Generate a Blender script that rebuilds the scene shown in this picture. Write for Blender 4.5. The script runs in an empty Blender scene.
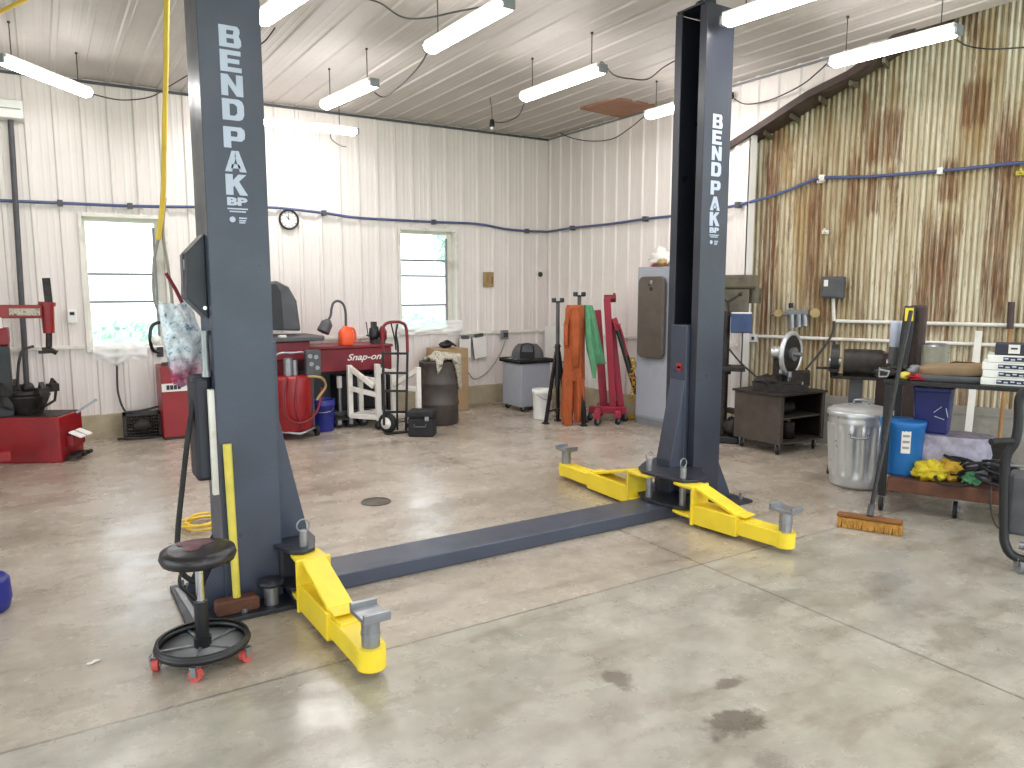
import bpy, math, random
from mathutils import Vector, Matrix, noise as mnoise
TUBE, WORLD, REAR_FILL, EXPO = 40, 3.4, 26, 0.0   # brightness of the tubes, the sky, the added fill lamps out of view
RND = random.Random(11)
scn = bpy.context.scene
COL = scn.collection
V = Vector
# ------------------------------------------------------------------ camera numbers and survey helpers
F, CX, CY, H = 750.0, 512.0, 384.0, 1.5
PITCH = math.atan((384 - 288) / F)
YAW = math.atan((512 - 40) / math.hypot(F, 96))
_c, _s = math.cos(PITCH), math.sin(PITCH)
_cb, _sb = math.cos(YAW), math.sin(YAW)
YA, XB, CEIL = 8.5, 5.88, 3.48          # back wall, right wall, ceiling height

def ray(x, y):
    u = (x - CX) / F; v = (CY - y) / F
    fx, fy, fz = u, _c + v * _s, -_s + v * _c
    return V((fx * _cb + fy * _sb, -fx * _sb + fy * _cb, fz))
O = V((0, 0, H))
def FL(x, y, z=0.0):
    r = ray(x, y); return O + r * ((z - H) / r.z)
def WX(x, y, X):
    r = ray(x, y); return O + r * (X / r.x)
def WY(x, y, Y):
    r = ray(x, y); return O + r * (Y / r.y)
def DP(x, y, d):
    r = ray(x, y); return O + r * (d / math.hypot(r.x, r.y))
def hd(p): return math.hypot(p.x, p.y)
# plane of the rusty corrugated wall of the older building
RA = math.radians(23.8)
RD = V((math.sin(RA), -math.cos(RA), 0)); RN = V((math.cos(RA), math.sin(RA), 0))
_p = WX(746, 200, XB); RP0 = V((_p.x, _p.y, 0)) + RN * 0.22
def RW(x, y, off=0.0):
    r = ray(x, y); t = (RP0.dot(RN) - off) / r.dot(RN); return O + r * t
def RS(p): return (p - RP0).dot(RD)
def RPT(s, z, off=0.0): return RP0 + RD * s - RN * off + V((0, 0, z))

# ------------------------------------------------------------------ materials
def srgb(r, g, b):
    f = lambda c: (c / 255 / 12.92) if c <= 10 else ((c / 255 + .055) / 1.055) ** 2.4
    return (f(r), f(g), f(b), 1)
class NT:
    def __init__(s, name):
        s.m = bpy.data.materials.new(name); s.m.use_nodes = True
        s.t = s.m.node_tree; s.b = s.t.nodes['Principled BSDF']; s.out = s.t.nodes['Material Output']
    def n(s, typ, **kw):
        nd = s.t.nodes.new(typ)
        for k, v in kw.items():
            if k.startswith('i_'):
                key = k[2:].replace('_', ' ')
                nd.inputs[key].default_value = v
            else: setattr(nd, k, v)
        return nd
    def l(s, a, b): s.t.links.new(a, b)
    def coord(s, scale=(1, 1, 1), kind='Object'):
        tc = s.n('ShaderNodeTexCoord'); mp = s.n('ShaderNodeMapping'); mp.inputs['Scale'].default_value = scale
        s.l(tc.outputs[kind], mp.inputs['Vector']); return mp.outputs['Vector']
    def noise(s, vec, scale=5, detail=4, rough=.55):
        nd = s.n('ShaderNodeTexNoise'); nd.inputs['Scale'].default_value = scale
        nd.inputs['Detail'].default_value = detail; nd.inputs['Roughness'].default_value = rough
        s.l(vec, nd.inputs['Vector']); return nd.outputs['Fac']
    def ramp(s, fac, stops, interp='LINEAR'):
        nd = s.n('ShaderNodeValToRGB'); cr = nd.color_ramp; cr.interpolation = interp
        while len(cr.elements) < len(stops): cr.elements.new(.5)
        for e, (p, c) in zip(cr.elements, stops):
            e.position = p; e.color = c if len(c) == 4 else (*c, 1)
        s.l(fac, nd.inputs['Fac']); return nd.outputs['Color']
    def mix(s, fac, a, b, mode='MIX'):
        nd = s.n('ShaderNodeMix', data_type='RGBA', blend_type=mode)
        for sock, val in ((nd.inputs[0], fac), (nd.inputs[6], a), (nd.inputs[7], b)):
            if hasattr(val, 'links') or isinstance(val, bpy.types.NodeSocket): s.l(val, sock)
            else: sock.default_value = val
        return nd.outputs[2]
    def math(s, op, a, b=None, clamp=False):
        nd = s.n('ShaderNodeMath', operation=op, use_clamp=clamp)
        for i, val in enumerate((a, b)):
            if val is None: continue
            if isinstance(val, bpy.types.NodeSocket): s.l(val, nd.inputs[i])
            else: nd.inputs[i].default_value = val
        return nd.outputs[0]
    def bump(s, hgt, strength=.2, dist=.01):
        nd = s.n('ShaderNodeBump'); nd.inputs['Strength'].default_value = strength; nd.inputs['Distance'].default_value = dist
        s.l(hgt, nd.inputs['Height']); s.l(nd.outputs['Normal'], s.b.inputs['Normal'])
def mk(name, col, rough=.5, metal=0, var=.18, scale=9, dirt=None, bump=0, coat=0):
    """paint / plastic / metal with a slightly uneven, worn colour"""
    t = NT(name); c = srgb(*col); v = t.coord()
    f = t.noise(v, scale, 5)
    lo = tuple(max(0, k * (1 - var)) for k in c[:3]); hi = tuple(min(1, k * (1 + var)) for k in c[:3])
    colr = t.ramp(f, [(.3, lo), (.7, hi)])
    if dirt:
        f2 = t.noise(v, scale * .45, 6, .65)
        m = t.ramp(f2, [(.5, (0, 0, 0)), (.68, (1, 1, 1))])
        colr = t.mix(m, colr, srgb(*dirt))
    t.l(colr, t.b.inputs['Base Color'])
    r = t.ramp(t.noise(v, scale * 1.7, 3), [(.2, (max(0, rough - .1),) * 3), (.8, (min(1, rough + .12),) * 3)])
    t.l(r, t.b.inputs['Roughness'])
    t.b.inputs['Metallic'].default_value = metal
    if coat: t.b.inputs['Coat Weight'].default_value = coat
    if bump: t.bump(t.noise(v, scale * 6, 3), bump, .004)
    return t.m
M = {}
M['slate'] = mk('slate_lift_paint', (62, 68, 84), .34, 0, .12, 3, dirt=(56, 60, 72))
M['slate_right'] = mk('slate_lift_paint_shaded_side', (47, 50, 62), .34, 0, .12, 3, dirt=(42, 44, 54))  # same lift paint darkened, standing in for weaker light on the right column
M['pinkish_vinyl'] = mk('pinkish_seat_vinyl', (104, 62, 72), .4, 0, .3, 20)
M['slate_dark'] = mk('dark_lift_steel', (38, 40, 50), .42, 0, .2, 5)
M['black_paint'] = mk('black_paint', (24, 24, 27), .4, 0, .3)
M['black_rubber'] = mk('black_rubber', (26, 26, 28), .7, 0, .25)
M['black_vinyl'] = mk('black_vinyl', (34, 31, 34), .33, 0, .25, 14)
M['grease_steel'] = mk('greasy_machine_steel', (50, 45, 42), .5, .4, .45, 22, dirt=(28, 24, 22), bump=.3)
M['steel'] = mk('bare_steel', (150, 152, 156), .35, .75, .18, 14)
M['chrome'] = mk('chrome', (200, 202, 206), .14, 1, .06)
M['galv'] = mk('galvanized_steel', (204, 206, 208), .32, .6, .08, 6)
M['yellow'] = mk('safety_yellow_paint', (240, 212, 52), .42, 0, .08, 4, dirt=(214, 188, 52))
M['yellow_fg'] = mk('yellow_fibreglass', (206, 190, 78), .45, 0, .12)
M['yellow_hose'] = mk('yellow_hose', (226, 188, 60), .45, 0, .1)
M['letter'] = mk('pale_grey_blue_lettering', (186, 194, 214), .5, 0, .05)
M['red'] = mk('red_enamel', (138, 21, 28), .35, 0, .15, 6, dirt=(118, 24, 28))
M['red_dark'] = mk('dark_red_enamel', (120, 20, 34), .42, 0, .2, 6)
M['crimson'] = mk('crimson_hoist_paint', (150, 22, 52), .4, 0, .16, 6)
M['red_wheel'] = mk('translucent_red_wheel', (196, 84, 78), .35, 0, .15)
M['white_paint'] = mk('white_paint', (226, 222, 214), .5, 0, .06, 7, dirt=(198, 190, 178))
M['white_plastic'] = mk('white_plastic', (232, 232, 228), .4, 0, .04)
M['grey_cab'] = mk('grey_cabinet_paint', (158, 162, 172), .42, 0, .06, 3, dirt=(142, 146, 156))
M['grey_dark'] = mk('dark_grey_plastic', (76, 76, 80), .5, 0, .2)
M['grey_mid'] = mk('mid_grey_paint', (122, 124, 128), .45, 0, .12)
M['brown_steel'] = mk('brown_grey_bench_steel', (82, 75, 69), .42, .35, .25, 6, dirt=(66, 58, 52))
M['rust_steel'] = mk('rusty_brown_steel', (98, 62, 46), .65, .15, .35, 12, dirt=(70, 46, 36))
M['olive'] = mk('olive_brown_machine_paint', (92, 84, 68), .5, .1, .25, 9, dirt=(60, 52, 44))
M['drum'] = mk('dark_brown_drum', (74, 66, 62), .5, .1, .2, 7, dirt=(58, 50, 46))
M['cardboard'] = mk('cardboard', (164, 136, 102), .8, 0, .1, 6)
M['paper'] = mk('paper', (224, 220, 216), .8, 0, .04)
M['ink'] = mk('dark_ink', (48, 50, 62), .7, 0, .1)
M['blue_plastic'] = mk('blue_plastic', (30, 108, 178), .4, 0, .1, 5)
M['blue_bucket'] = mk('dark_blue_plastic', (36, 42, 128), .42, 0, .12, 5)
M['navy_bin'] = mk('navy_bin_plastic', (28, 36, 104), .42, 0, .15, 5)
M['blue_pipe'] = mk('blue_air_pipe', (76, 86, 126), .42, 0, .12, 6)
M['blue_box'] = mk('blue_enamel', (48, 66, 104), .45, 0, .15)
M['orange_cloth'] = mk('orange_cloth', (158, 78, 38), .85, 0, .16, 12, bump=.3)
M['green_cloth'] = mk('green_cloth', (84, 142, 104), .85, 0, .14, 12, bump=.3)
M['orange_plastic'] = mk('orange_plastic', (240, 92, 46), .4, 0, .1)
M['creeper'] = mk('worn_brown_creeper', (86, 77, 69), .55, 0, .2, 5, dirt=(72, 62, 54))
M['wood'] = mk('worn_wood', (158, 116, 70), .65, 0, .2, 14)
M['tan_plate'] = mk('tan_plate', (158, 136, 90), .5, .2, .15)
M['bristle'] = mk('amber_bristle', (182, 134, 62), .85, 0, .35, 40, bump=.6)
M['brown_wood'] = mk('brown_broom_block', (128, 82, 38), .7, 0, .2)
M['cord'] = mk('dark_cord', (58, 54, 54), .6, 0, .15)
M['cord_grey'] = mk('grey_cord', (150, 144, 136), .6, 0, .1)
M['concrete_curb'] = mk('concrete_curb', (178, 166, 140), .85, 0, .14, 7, dirt=(160, 148, 124), bump=.35)
M['block_wall'] = mk('grey_block', (150, 146, 138), .85, 0, .16, 6, dirt=(128, 122, 114), bump=.35)
M['grass'] = mk('grass', (176, 206, 168), .9, 0, .3, 4)
M['leaf'] = mk('leaf', (196, 232, 210), .7, 0, .35, 8)
M['yellow_rag'] = mk('yellow_cloth', (206, 186, 44), .85, 0, .2, 20, bump=.4)
M['amber_rag'] = mk('amber_cloth', (188, 150, 48), .85, 0, .2, 20, bump=.4)
M['lilac_bag'] = mk('lilac_white_bag', (164, 158, 176), .5, 0, .35, 16, bump=.4)
M['tan_pad'] = mk('tan_pad', (134, 112, 84), .8, 0, .15, 8)
M['red_cloth'] = mk('red_cloth', (170, 34, 48), .8, 0, .2, 12)
M['brown_ply'] = mk('bare_brown_ply', (158, 116, 94), .8, 0, .18, 5, dirt=(132, 92, 74))
M['glassware'] = mk('grey_green_jar', (150, 148, 134), .3, 0, .12)
M['brown_box'] = mk('dark_brown_board', (66, 50, 46), .6, 0, .2, 9)
M['camo'] = None

def emit(name, col, strength):
    t = NT(name); e = t.n('ShaderNodeEmission'); e.inputs['Color'].default_value = (*col, 1); e.inputs['Strength'].default_value = strength
    t.l(e.outputs[0], t.out.inputs['Surface']); return t.m
M['tube'] = emit('lit_tube', (1.0, .965, .95), TUBE)

def wall_mat(name, col, glow=.42):
    t = NT(name); v = t.coord((1, 1, 1)); vs = t.coord((6, 6, .35))
    c = t.ramp(t.noise(v, 1.3, 4), [(.3, srgb(*[k - 10 for k in col])), (.7, srgb(*col))])
    st = t.ramp(t.noise(vs, 2.0, 5, .6), [(.45, (1, 1, 1)), (.85, (.80, .76, .72))])
    c = t.mix(.28, c, st, 'MULTIPLY')
    t.l(c, t.b.inputs['Base Color']); t.b.inputs['Roughness'].default_value = glow
    return t.m
M['wall_white'] = wall_mat('white_ribbed_steel', (234, 226, 222))
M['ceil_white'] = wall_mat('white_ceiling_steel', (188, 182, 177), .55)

CORR = .0465
def rust_mat():
    t = NT('rusty_corrugated_steel'); tc = t.n('ShaderNodeTexCoord'); v0 = tc.outputs['Object']
    def mp(sc, loc=(0, 0, 0)):
        m = t.n('ShaderNodeMapping'); m.inputs['Scale'].default_value = sc; m.inputs['Location'].default_value = loc; t.l(v0, m.inputs['Vector']); return m.outputs['Vector']
    base = t.ramp(t.noise(mp((9, 9, .4)), 1.6, 5, .6), [(.3, srgb(138, 124, 98)), (.44, srgb(196, 184, 156)), (.58, srgb(220, 213, 192)), (.74, srgb(176, 160, 126))])
    tan = t.ramp(t.noise(mp((2.6, 2.6, .5), (3, 1, 2)), 1.5, 5, .65), [(.48, (0, 0, 0)), (.64, (.8, .8, .8))])
    base = t.mix(tan, base, srgb(164, 134, 84))
    streak = t.noise(mp((30, 30, .8), (1, 4, 0)), 1.4, 6, .7)
    sm = t.ramp(streak, [(.52, (0, 0, 0)), (.70, (.55, .55, .55))])
    base = t.mix(sm, base, srgb(150, 118, 74))
    # patches and sheet-wide bands of deep rust, broken up by fine vertical streaks
    band = t.noise(mp((2.1, 2.1, .55), (7.3, 2.1, 1.4)), 1.7, 6, .68)
    bm = t.ramp(band, [(.56, (0, 0, 0)), (.62, (.9, .9, .9))])
    band2 = t.noise(mp((3.4, 3.4, .05), (2.3, 9.1, 0)), 1.7, 3, .6)
    bm2 = t.ramp(band2, [(.61, (0, 0, 0)), (.66, (.8, .8, .8))])
    bm = t.math('MAXIMUM', bm, bm2)
    fine = t.noise(mp((40, 40, 1.6)), 1.3, 6, .72)
    fm = t.ramp(fine, [(.36, (.1, .1, .1)), (.58, (1, 1, 1))])
    rustc = t.ramp(t.noise(mp((14, 14, 3)), 2, 5), [(.3, srgb(84, 54, 36)), (.55, srgb(126, 82, 50)), (.75, srgb(156, 112, 70))])
    g0 = t.n('ShaderNodeNewGeometry'); v0m = t.n('ShaderNodeVectorMath', operation='DOT_PRODUCT'); t.l(g0.outputs['Position'], v0m.inputs[0]); v0m.inputs[1].default_value = tuple(RD)
    sN = t.math('SUBTRACT', v0m.outputs['Value'], RP0.dot(RD)); sz = t.n('ShaderNodeSeparateXYZ'); t.l(g0.outputs['Position'], sz.inputs[0]); zN = sz.outputs['Z']
    # each roofing sheet has weathered to its own tone
    sid = t.math('FLOOR', t.math('DIVIDE', sN, .56)); wn = t.n('ShaderNodeTexWhiteNoise', noise_dimensions='1D'); t.l(sid, wn.inputs['W'])
    base = t.mix(.55, base, t.ramp(wn.outputs['Value'], [(0, srgb(206, 194, 166)), (.5, srgb(255, 253, 248)), (1, srgb(222, 206, 172))], 'CONSTANT'), 'MULTIPLY')
    wob = t.math('MULTIPLY', t.math('SUBTRACT', t.noise(mp((26, 26, 2.2), (4, 4, 4)), 1.2, 6, .72), .5), 1.7)
    for px0, px1, py0, py1 in ((762, 778, 130, 345), (808, 822, 170, 300), (846, 860, 158, 222), (866, 904, 112, 162), (960, 990, 82, 126), (918, 956, 222, 335), (866, 880, 176, 215), (940, 958, 160, 200), (985, 1012, 120, 330)):
        a_, b_ = RW(px0, (py0 + py1) / 2), RW(px1, (py0 + py1) / 2); s0_, s1_ = RS(a_), RS(b_); z1_, z0_ = RW((px0 + px1) / 2, py0).z, RW((px0 + px1) / 2, py1).z
        ds = t.math('ABSOLUTE', t.math('DIVIDE', t.math('SUBTRACT', sN, (s0_ + s1_) / 2), (s1_ - s0_) * .55)); dz = t.math('ABSOLUTE', t.math('DIVIDE', t.math('SUBTRACT', zN, (z0_ + z1_) / 2), (z1_ - z0_) * .58))
        bm = t.math('MAXIMUM', bm, t.ramp(t.math('ADD', t.math('MAXIMUM', ds, dz), wob), [(.72, (1, 1, 1)), (1.0, (0, 0, 0))]))
    mask = t.math('MULTIPLY', bm, fm)
    c = t.mix(mask, base, rustc)
    # darker brown along the valleys of the corrugation
    gp = t.n('ShaderNodeNewGeometry'); vm = t.n('ShaderNodeVectorMath', operation='DOT_PRODUCT'); t.l(gp.outputs['Position'], vm.inputs[0]); vm.inputs[1].default_value = tuple(RD)
    ph = t.math('SINE', t.math('MULTIPLY', t.math('SUBTRACT', vm.outputs['Value'], RP0.dot(RD)), 2 * math.pi / CORR))
    vmask = t.ramp(t.math('ADD', t.math('MULTIPLY', ph, .5), .5), [(.03, (.5,) * 3), (.32, (0, 0, 0))])
    c = t.mix(vmask, c, srgb(98, 76, 50))
    # dark drip streaks
    dr = t.noise(mp((22, 22, .45), (0, 5, 1)), 1.5, 5, .7)
    dm = t.ramp(dr, [(.60, (0, 0, 0)), (.74, (.8, .8, .8))])
    c = t.mix(dm, c, srgb(78, 58, 42))
    # speckle
    sp = t.ramp(t.noise(mp((60, 60, 9)), 1, 3, .7), [(.58, (0, 0, 0)), (.7, (.6, .6, .6))])
    c = t.mix(sp, c, srgb(112, 72, 44))
    t.l(c, t.b.inputs['Base Color']); t.b.inputs['Roughness'].default_value = .6; t.b.inputs['Metallic'].default_value = .12
    return t.m
M['rust'] = rust_mat()

def floor_mat():
    t = NT('worn_concrete'); tc = t.n('ShaderNodeNewGeometry'); v = tc.outputs['Position']
    sx = t.n('ShaderNodeSeparateXYZ'); t.l(v, sx.inputs[0])
    n1 = t.noise(v, .8, 6, .6); n2 = t.noise(v, 4.5, 7, .65); n3 = t.noise(v, 22, 5, .65)
    warm = t.ramp(n1, [(.3, srgb(150, 138, 124)), (.5, srgb(180, 169, 155)), (.7, srgb(192, 183, 172))])
    c = t.mix(.55, warm, t.ramp(n2, [(.3, (.62, .60, .57)), (.6, (1, 1, 1))]), 'MULTIPLY')
    c = t.mix(.5, c, t.ramp(n3, [(.32, (.7, .68, .65)), (.55, (1, 1, 1))]), 'MULTIPLY')
    # greyer slab in the foreground
    gy = t.math('GREATER_THAN', 2.80, sx.outputs['Y']) if False else t.math('LESS_THAN', sx.outputs['Y'], 2.80)
    c = t.mix(t.math('MULTIPLY', gy, .5), c, t.ramp(n2, [(.3, srgb(132, 134, 126)), (.65, srgb(176, 176, 166))]))
    # broom-streak stains
    ms = t.n('ShaderNodeMapping'); ms.inputs['Scale'].default_value = (1, 3.5, 1); ms.inputs['Rotation'].default_value = (0, 0, .5); t.l(v, ms.inputs['Vector'])
    st = t.ramp(t.noise(ms.outputs['Vector'], 1.7, 6, .68), [(.50, (0, 0, 0)), (.70, (.62, .62, .62))])
    c = t.mix(st, c, srgb(120, 108, 92))
    # irregular oil stains
    wob = t.math('MULTIPLY', t.math('SUBTRACT', t.noise(v, 7, 5, .7), .5), .55)
    def stain(cx, cy, rx, ry, amt, col):
        nonlocal c
        dx = t.math('DIVIDE', t.math('SUBTRACT', sx.outputs['X'], cx), rx); dy = t.math('DIVIDE', t.math('SUBTRACT', sx.outputs['Y'], cy), ry)
        d = t.math('SQRT', t.math('ADD', t.math('MULTIPLY', dx, dx), t.math('MULTIPLY', dy, dy)))
        d = t.math('ADD', d, t.math('MULTIPLY', wob, 4.5))
        m = t.ramp(d, [(.45, (amt,) * 3), (.8, (0, 0, 0))])
        c = t.mix(m, c, srgb(*col))
    for a in ((1.80, 2.10, .07, .15, .75, (88, 78, 66)), (1.95, 1.66, .16, .12, .8, (84, 74, 62)), (2.12, 1.86, .13, .05, .7, (92, 82, 70)), (1.86, 1.42, .12, .12, .45, (100, 90, 78)),
              (2.45, 4.55, .5, .22, .45, (112, 100, 86)), (1.75, 5.4, .55, .3, .5, (118, 104, 88)), (2.9, 5.7, .6, .25, .4, (120, 108, 92)), (3.25, 4.5, .3, .18, .35, (120, 108, 92)),
              (1.9, 4.3, .4, .2, .35, (118, 106, 90)), (1.2, 6.2, .6, .35, .35, (128, 114, 100)), (2.9, 2.3, .4, .15, .45, (104, 96, 84)), (3.3, 1.6, .3, .14, .4, (108, 100, 88)), (3.6, 2.1, .3, .12, .35, (108, 100, 88)),
              (.75, 2.75, .35, .12, .4, (118, 110, 98)), (2.6, 6.7, .7, .2, .4, (118, 106, 94)), (4.3, 5.2, .6, .2, .3, (122, 110, 94)), (1.91, 4.88, .12, .1, .6, (96, 84, 70))): stain(*a)
    # saw-cut control joints
    def joint(axis, pos, w):
        nonlocal c
        s_ = sx.outputs[axis]
        s_ = t.math('ADD', s_, t.math('MULTIPLY', t.math('SUBTRACT', n3, .5), .012))
        m = t.math('LESS_THAN', t.math('ABSOLUTE', t.math('SUBTRACT', s_, pos)), w)
        c = t.mix(t.math('MULTIPLY', m, .62), c, srgb(84, 78, 70))
    joint('Y', 2.80, .007); joint('X', 2.97, .007); joint('Y', 6.1, .006)
    t.l(c, t.b.inputs['Base Color'])
    r = t.ramp(t.noise(v, 2.4, 6, .7), [(.34, (.13,) * 3), (.66, (.40,) * 3)])
    t.l(r, t.b.inputs['Roughness']); t.b.inputs['Specular IOR Level'].default_value = .75
    t.bump(t.math('ADD', t.math('MULTIPLY', n3, .5), n2), .12, .01)
    return t.m
M['floor'] = floor_mat()

def bag_mat():
    t = NT('printed_plastic_bag'); tc = t.n('ShaderNodeTexCoord'); v = tc.outputs['Object']
    n = t.noise(v, 26, 5, .75)
    c = t.ramp(n, [(.36, srgb(70, 98, 122)), (.43, srgb(190, 208, 220)), (.56, srgb(236, 240, 246))])
    s = t.n('ShaderNodeSeparateXYZ'); t.l(v, s.inputs[0])
    lo = t.ramp(t.math('ADD', s.outputs['Z'], t.math('MULTIPLY', t.noise(v, 12, 4), .10)), [(.10, (1, 1, 1)), (.22, (0, 0, 0))])
    red = t.ramp(t.noise(v, 18, 4), [(.4, srgb(168, 44, 88)), (.6, srgb(206, 150, 176))])
    c = t.mix(lo, c, red); t.l(c, t.b.inputs['Base Color']); t.b.inputs['Roughness'].default_value = .22
    t.bump(n, .5, .01)
    return t.m
M['bag'] = bag_mat()
def camo_mat():
    t = NT('patterned_cloth'); v = t.coord(); n = t.noise(v, 24, 4, .7)
    c = t.ramp(n, [(.38, srgb(92, 86, 76)), (.48, srgb(196, 188, 172)), (.62, srgb(150, 142, 126))]); t.l(c, t.b.inputs['Base Color']); t.b.inputs['Roughness'].default_value = .8; t.bump(n, .4, .01); return t.m
M['camo'] = camo_mat()
def film_mat(name, alpha, col=(1, 1, 1)):
    t = NT(name); tr = t.n('ShaderNodeBsdfTransparent'); mx = t.n('ShaderNodeMixShader')
    t.b.inputs['Base Color'].default_value = (*col, 1); t.b.inputs['Roughness'].default_value = .2
    mx.inputs[0].default_value = alpha
    t.l(tr.outputs[0], mx.inputs[1]); t.l(t.b.outputs[0], mx.inputs[2]); t.l(mx.outputs[0], t.out.inputs['Surface']); return t.m
M['glass'] = film_mat('window_glass', .10, (.9, .95, .95))
M['film'] = film_mat('crumpled_plastic_film', .55, (.95, .95, .95))
def grid_mat():
    t = NT('black_expanded_metal_mesh'); v = t.coord((110, 110, 1)); ck = t.n('ShaderNodeTexChecker'); ck.inputs['Scale'].default_value = 1
    t.l(v, ck.inputs['Vector']); tr = t.n('ShaderNodeBsdfTransparent'); mx = t.n('ShaderNodeMixShader'); t.b.inputs['Base Color'].default_value = (.22, .22, .22, 1)
    f = t.math('MULTIPLY', ck.outputs['Fac'], .8); t.l(f, mx.inputs[0]); t.l(t.b.outputs[0], mx.inputs[1]); t.l(tr.outputs[0], mx.inputs[2]); t.l(mx.outputs[0], t.out.inputs['Surface']); return t.m
M['mesh_tray'] = grid_mat()

# ------------------------------------------------------------------ mesh helpers
def root_matrix(o):
    while o.parent: o = o.parent
    return Matrix.Translation(o.location) @ Matrix.Rotation(o.rotation_euler.z, 4, 'Z')
class MB:
    """collects shapes (world coordinates, or local ones through self.m) and links them as ONE mesh object"""
    def __init__(s, root=None):
        s.v = []; s.f = []; s.sm = []; s.mi = []; s.m = root_matrix(root) if root else Matrix.Identity(4); s.cur = 0
    def add(s, vs, fs, smooth=False):
        o = len(s.v); s.v += [s.m @ V(p) for p in vs]
        for f in fs: s.f.append(tuple(i + o for i in f)); s.sm.append(smooth); s.mi.append(s.cur)
        return s
    def box(s, x0, x1, y0, y1, z0, z1):
        vs = [(x, y, z) for z in (z0, z1) for y in (y0, y1) for x in (x0, x1)]
        return s.add(vs, [(0, 2, 3, 1), (4, 5, 7, 6), (0, 1, 5, 4), (2, 6, 7, 3), (0, 4, 6, 2), (1, 3, 7, 5)])
    def obox(s, c, ax, ay, az):
        c, ax, ay, az = V(c), V(ax), V(ay), V(az)
        vs = [c + ax * i + ay * j + az * k for k in (-1, 1) for j in (-1, 1) for i in (-1, 1)]
        return s.add(vs, [(0, 2, 3, 1), (4, 5, 7, 6), (0, 1, 5, 4), (2, 6, 7, 3), (0, 4, 6, 2), (1, 3, 7, 5)])
    def bar(s, p0, p1, w, h, up=(0, 0, 1)):
        p0, p1 = V(p0), V(p1); d = (p1 - p0); L = d.length; d.normalize(); u = V(up)
        if abs(d.dot(u)) > .98: u = V((0, 1, 0))
        sd = d.cross(u).normalized(); u = sd.cross(d).normalized()
        return s.obox((p0 + p1) / 2, d * (L / 2), sd * (w / 2), u * (h / 2))
    def cyl(s, p0, p1, r0, r1=None, n=20, caps=True):
        p0, p1 = V(p0), V(p1); r1 = r0 if r1 is None else r1; d = (p1 - p0).normalized()
        a = d.cross(V((0, 0, 1)) if abs(d.z) < .9 else V((1, 0, 0))).normalized(); b = d.cross(a)
        vs = []
        for p, r in ((p0, r0), (p1, r1)):
            vs += [p + (a * math.cos(2 * math.pi * i / n) + b * math.sin(2 * math.pi * i / n)) * r for i in range(n)]
        s.add(vs, [(i, (i + 1) % n, n + (i + 1) % n, n + i) for i in range(n)], True)
        if caps: s.add(vs[:n], [tuple(reversed(range(n)))]); s.add(vs[n:], [tuple(range(n))])
        return s
    def tube(s, pts, r, n=8, closed=False, caps=True, taper=None):
        pts = [V(p) for p in pts]; N = len(pts); vs = []; a = None
        for i, p in enumerate(pts):
            if closed: d = pts[(i + 1) % N] - pts[i - 1]
            else: d = pts[min(i + 1, N - 1)] - pts[max(i - 1, 0)]
            d.normalize()
            if a is None: a = d.cross(V((0, 0, 1)) if abs(d.z) < .9 else V((1, 0, 0))).normalized()
            else: a = (a - d * a.dot(d)).normalized()
            b = d.cross(a); rr = r if taper is None else r * taper(i / max(1, N - 1))
            vs += [p + (a * math.cos(2 * math.pi * k / n) + b * math.sin(2 * math.pi * k / n)) * rr for k in range(n)]
        fs = []
        for i in range(N if closed else N - 1):
            j = (i + 1) % N
            fs += [(i * n + k, i * n + (k + 1) % n, j * n + (k + 1) % n, j * n + k) for k in range(n)]
        s.add(vs, fs, True)
        if caps and not closed: s.add(vs[:n], [tuple(reversed(range(n)))]); s.add(vs[-n:], [tuple(range(n))])
        return s
    def lathe(s, prof, c=(0, 0, 0), n=28, rmod=None, smooth=True, caps=True):
        c = V(c); vs = []; fs = []
        for r, z in prof:
            for k in range(n):
                a = 2 * math.pi * k / n; q = r * (rmod(a, z) if rmod else 1)
                vs.append(c + V((q * math.cos(a), q * math.sin(a), z)))
        for i in range(len(prof) - 1):
            fs += [(i * n + k, i * n + (k + 1) % n, (i + 1) * n + (k + 1) % n, (i + 1) * n + k) for k in range(n)]
        s.add(vs, fs, smooth)
        if not caps: return s
        if prof[0][0] > 1e-4: s.add(vs[:n], [tuple(reversed(range(n)))])
        if prof[-1][0] > 1e-4: s.add(vs[-n:], [tuple(range(n))])
        return s
    def prism(s, poly, o, u, w, ext):
        """polygon (a,b) -> o + u*a + w*b, extruded by vector ext"""
        o, u, w, ext = V(o), V(u), V(w), V(ext); n = len(poly)
        b = [o + u * a + w * c for a, c in poly]; t = [p + ext for p in b]
        s.add(b + t, [tuple(reversed(range(n))), tuple(range(n, 2 * n))] + [(i, (i + 1) % n, n + (i + 1) % n, n + i) for i in range(n)]); return s
    def ell(s, c, rx, ry, rz, nu=18, nv=12, amp=0, fr=3, seed=0):
        c = V(c); vs = []; fs = []
        for j in range(nv + 1):
            th = math.pi * j / nv
            for i in range(nu):
                ph = 2 * math.pi * i / nu
                d = V((math.sin(th) * math.cos(ph), math.sin(th) * math.sin(ph), math.cos(th)))
                k = 1 + amp * mnoise.noise(d * fr + V((seed, seed * 2.3, 0))) + (.45 * amp * mnoise.noise(d * fr * 2.9 + V((seed * 1.7, 0, seed))) if amp else 0)
                vs.append(c + V((d.x * rx * k, d.y * ry * k, d.z * rz * k)))
        for j in range(nv): fs += [(j * nu + i, (j + 1) * nu + i, (j + 1) * nu + (i + 1) % nu, j * nu + (i + 1) % nu) for i in range(nu)]
        return s.add(vs, fs, True)
    def grid(s, fn, nu, nv, smooth=True):
        vs = [fn(i / nu, j / nv) for j in range(nv + 1) for i in range(nu + 1)]; w = nu + 1
        return s.add(vs, [(j * w + i, j * w + i + 1, (j + 1) * w + i + 1, (j + 1) * w + i) for j in range(nv) for i in range(nu)], smooth)
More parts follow.
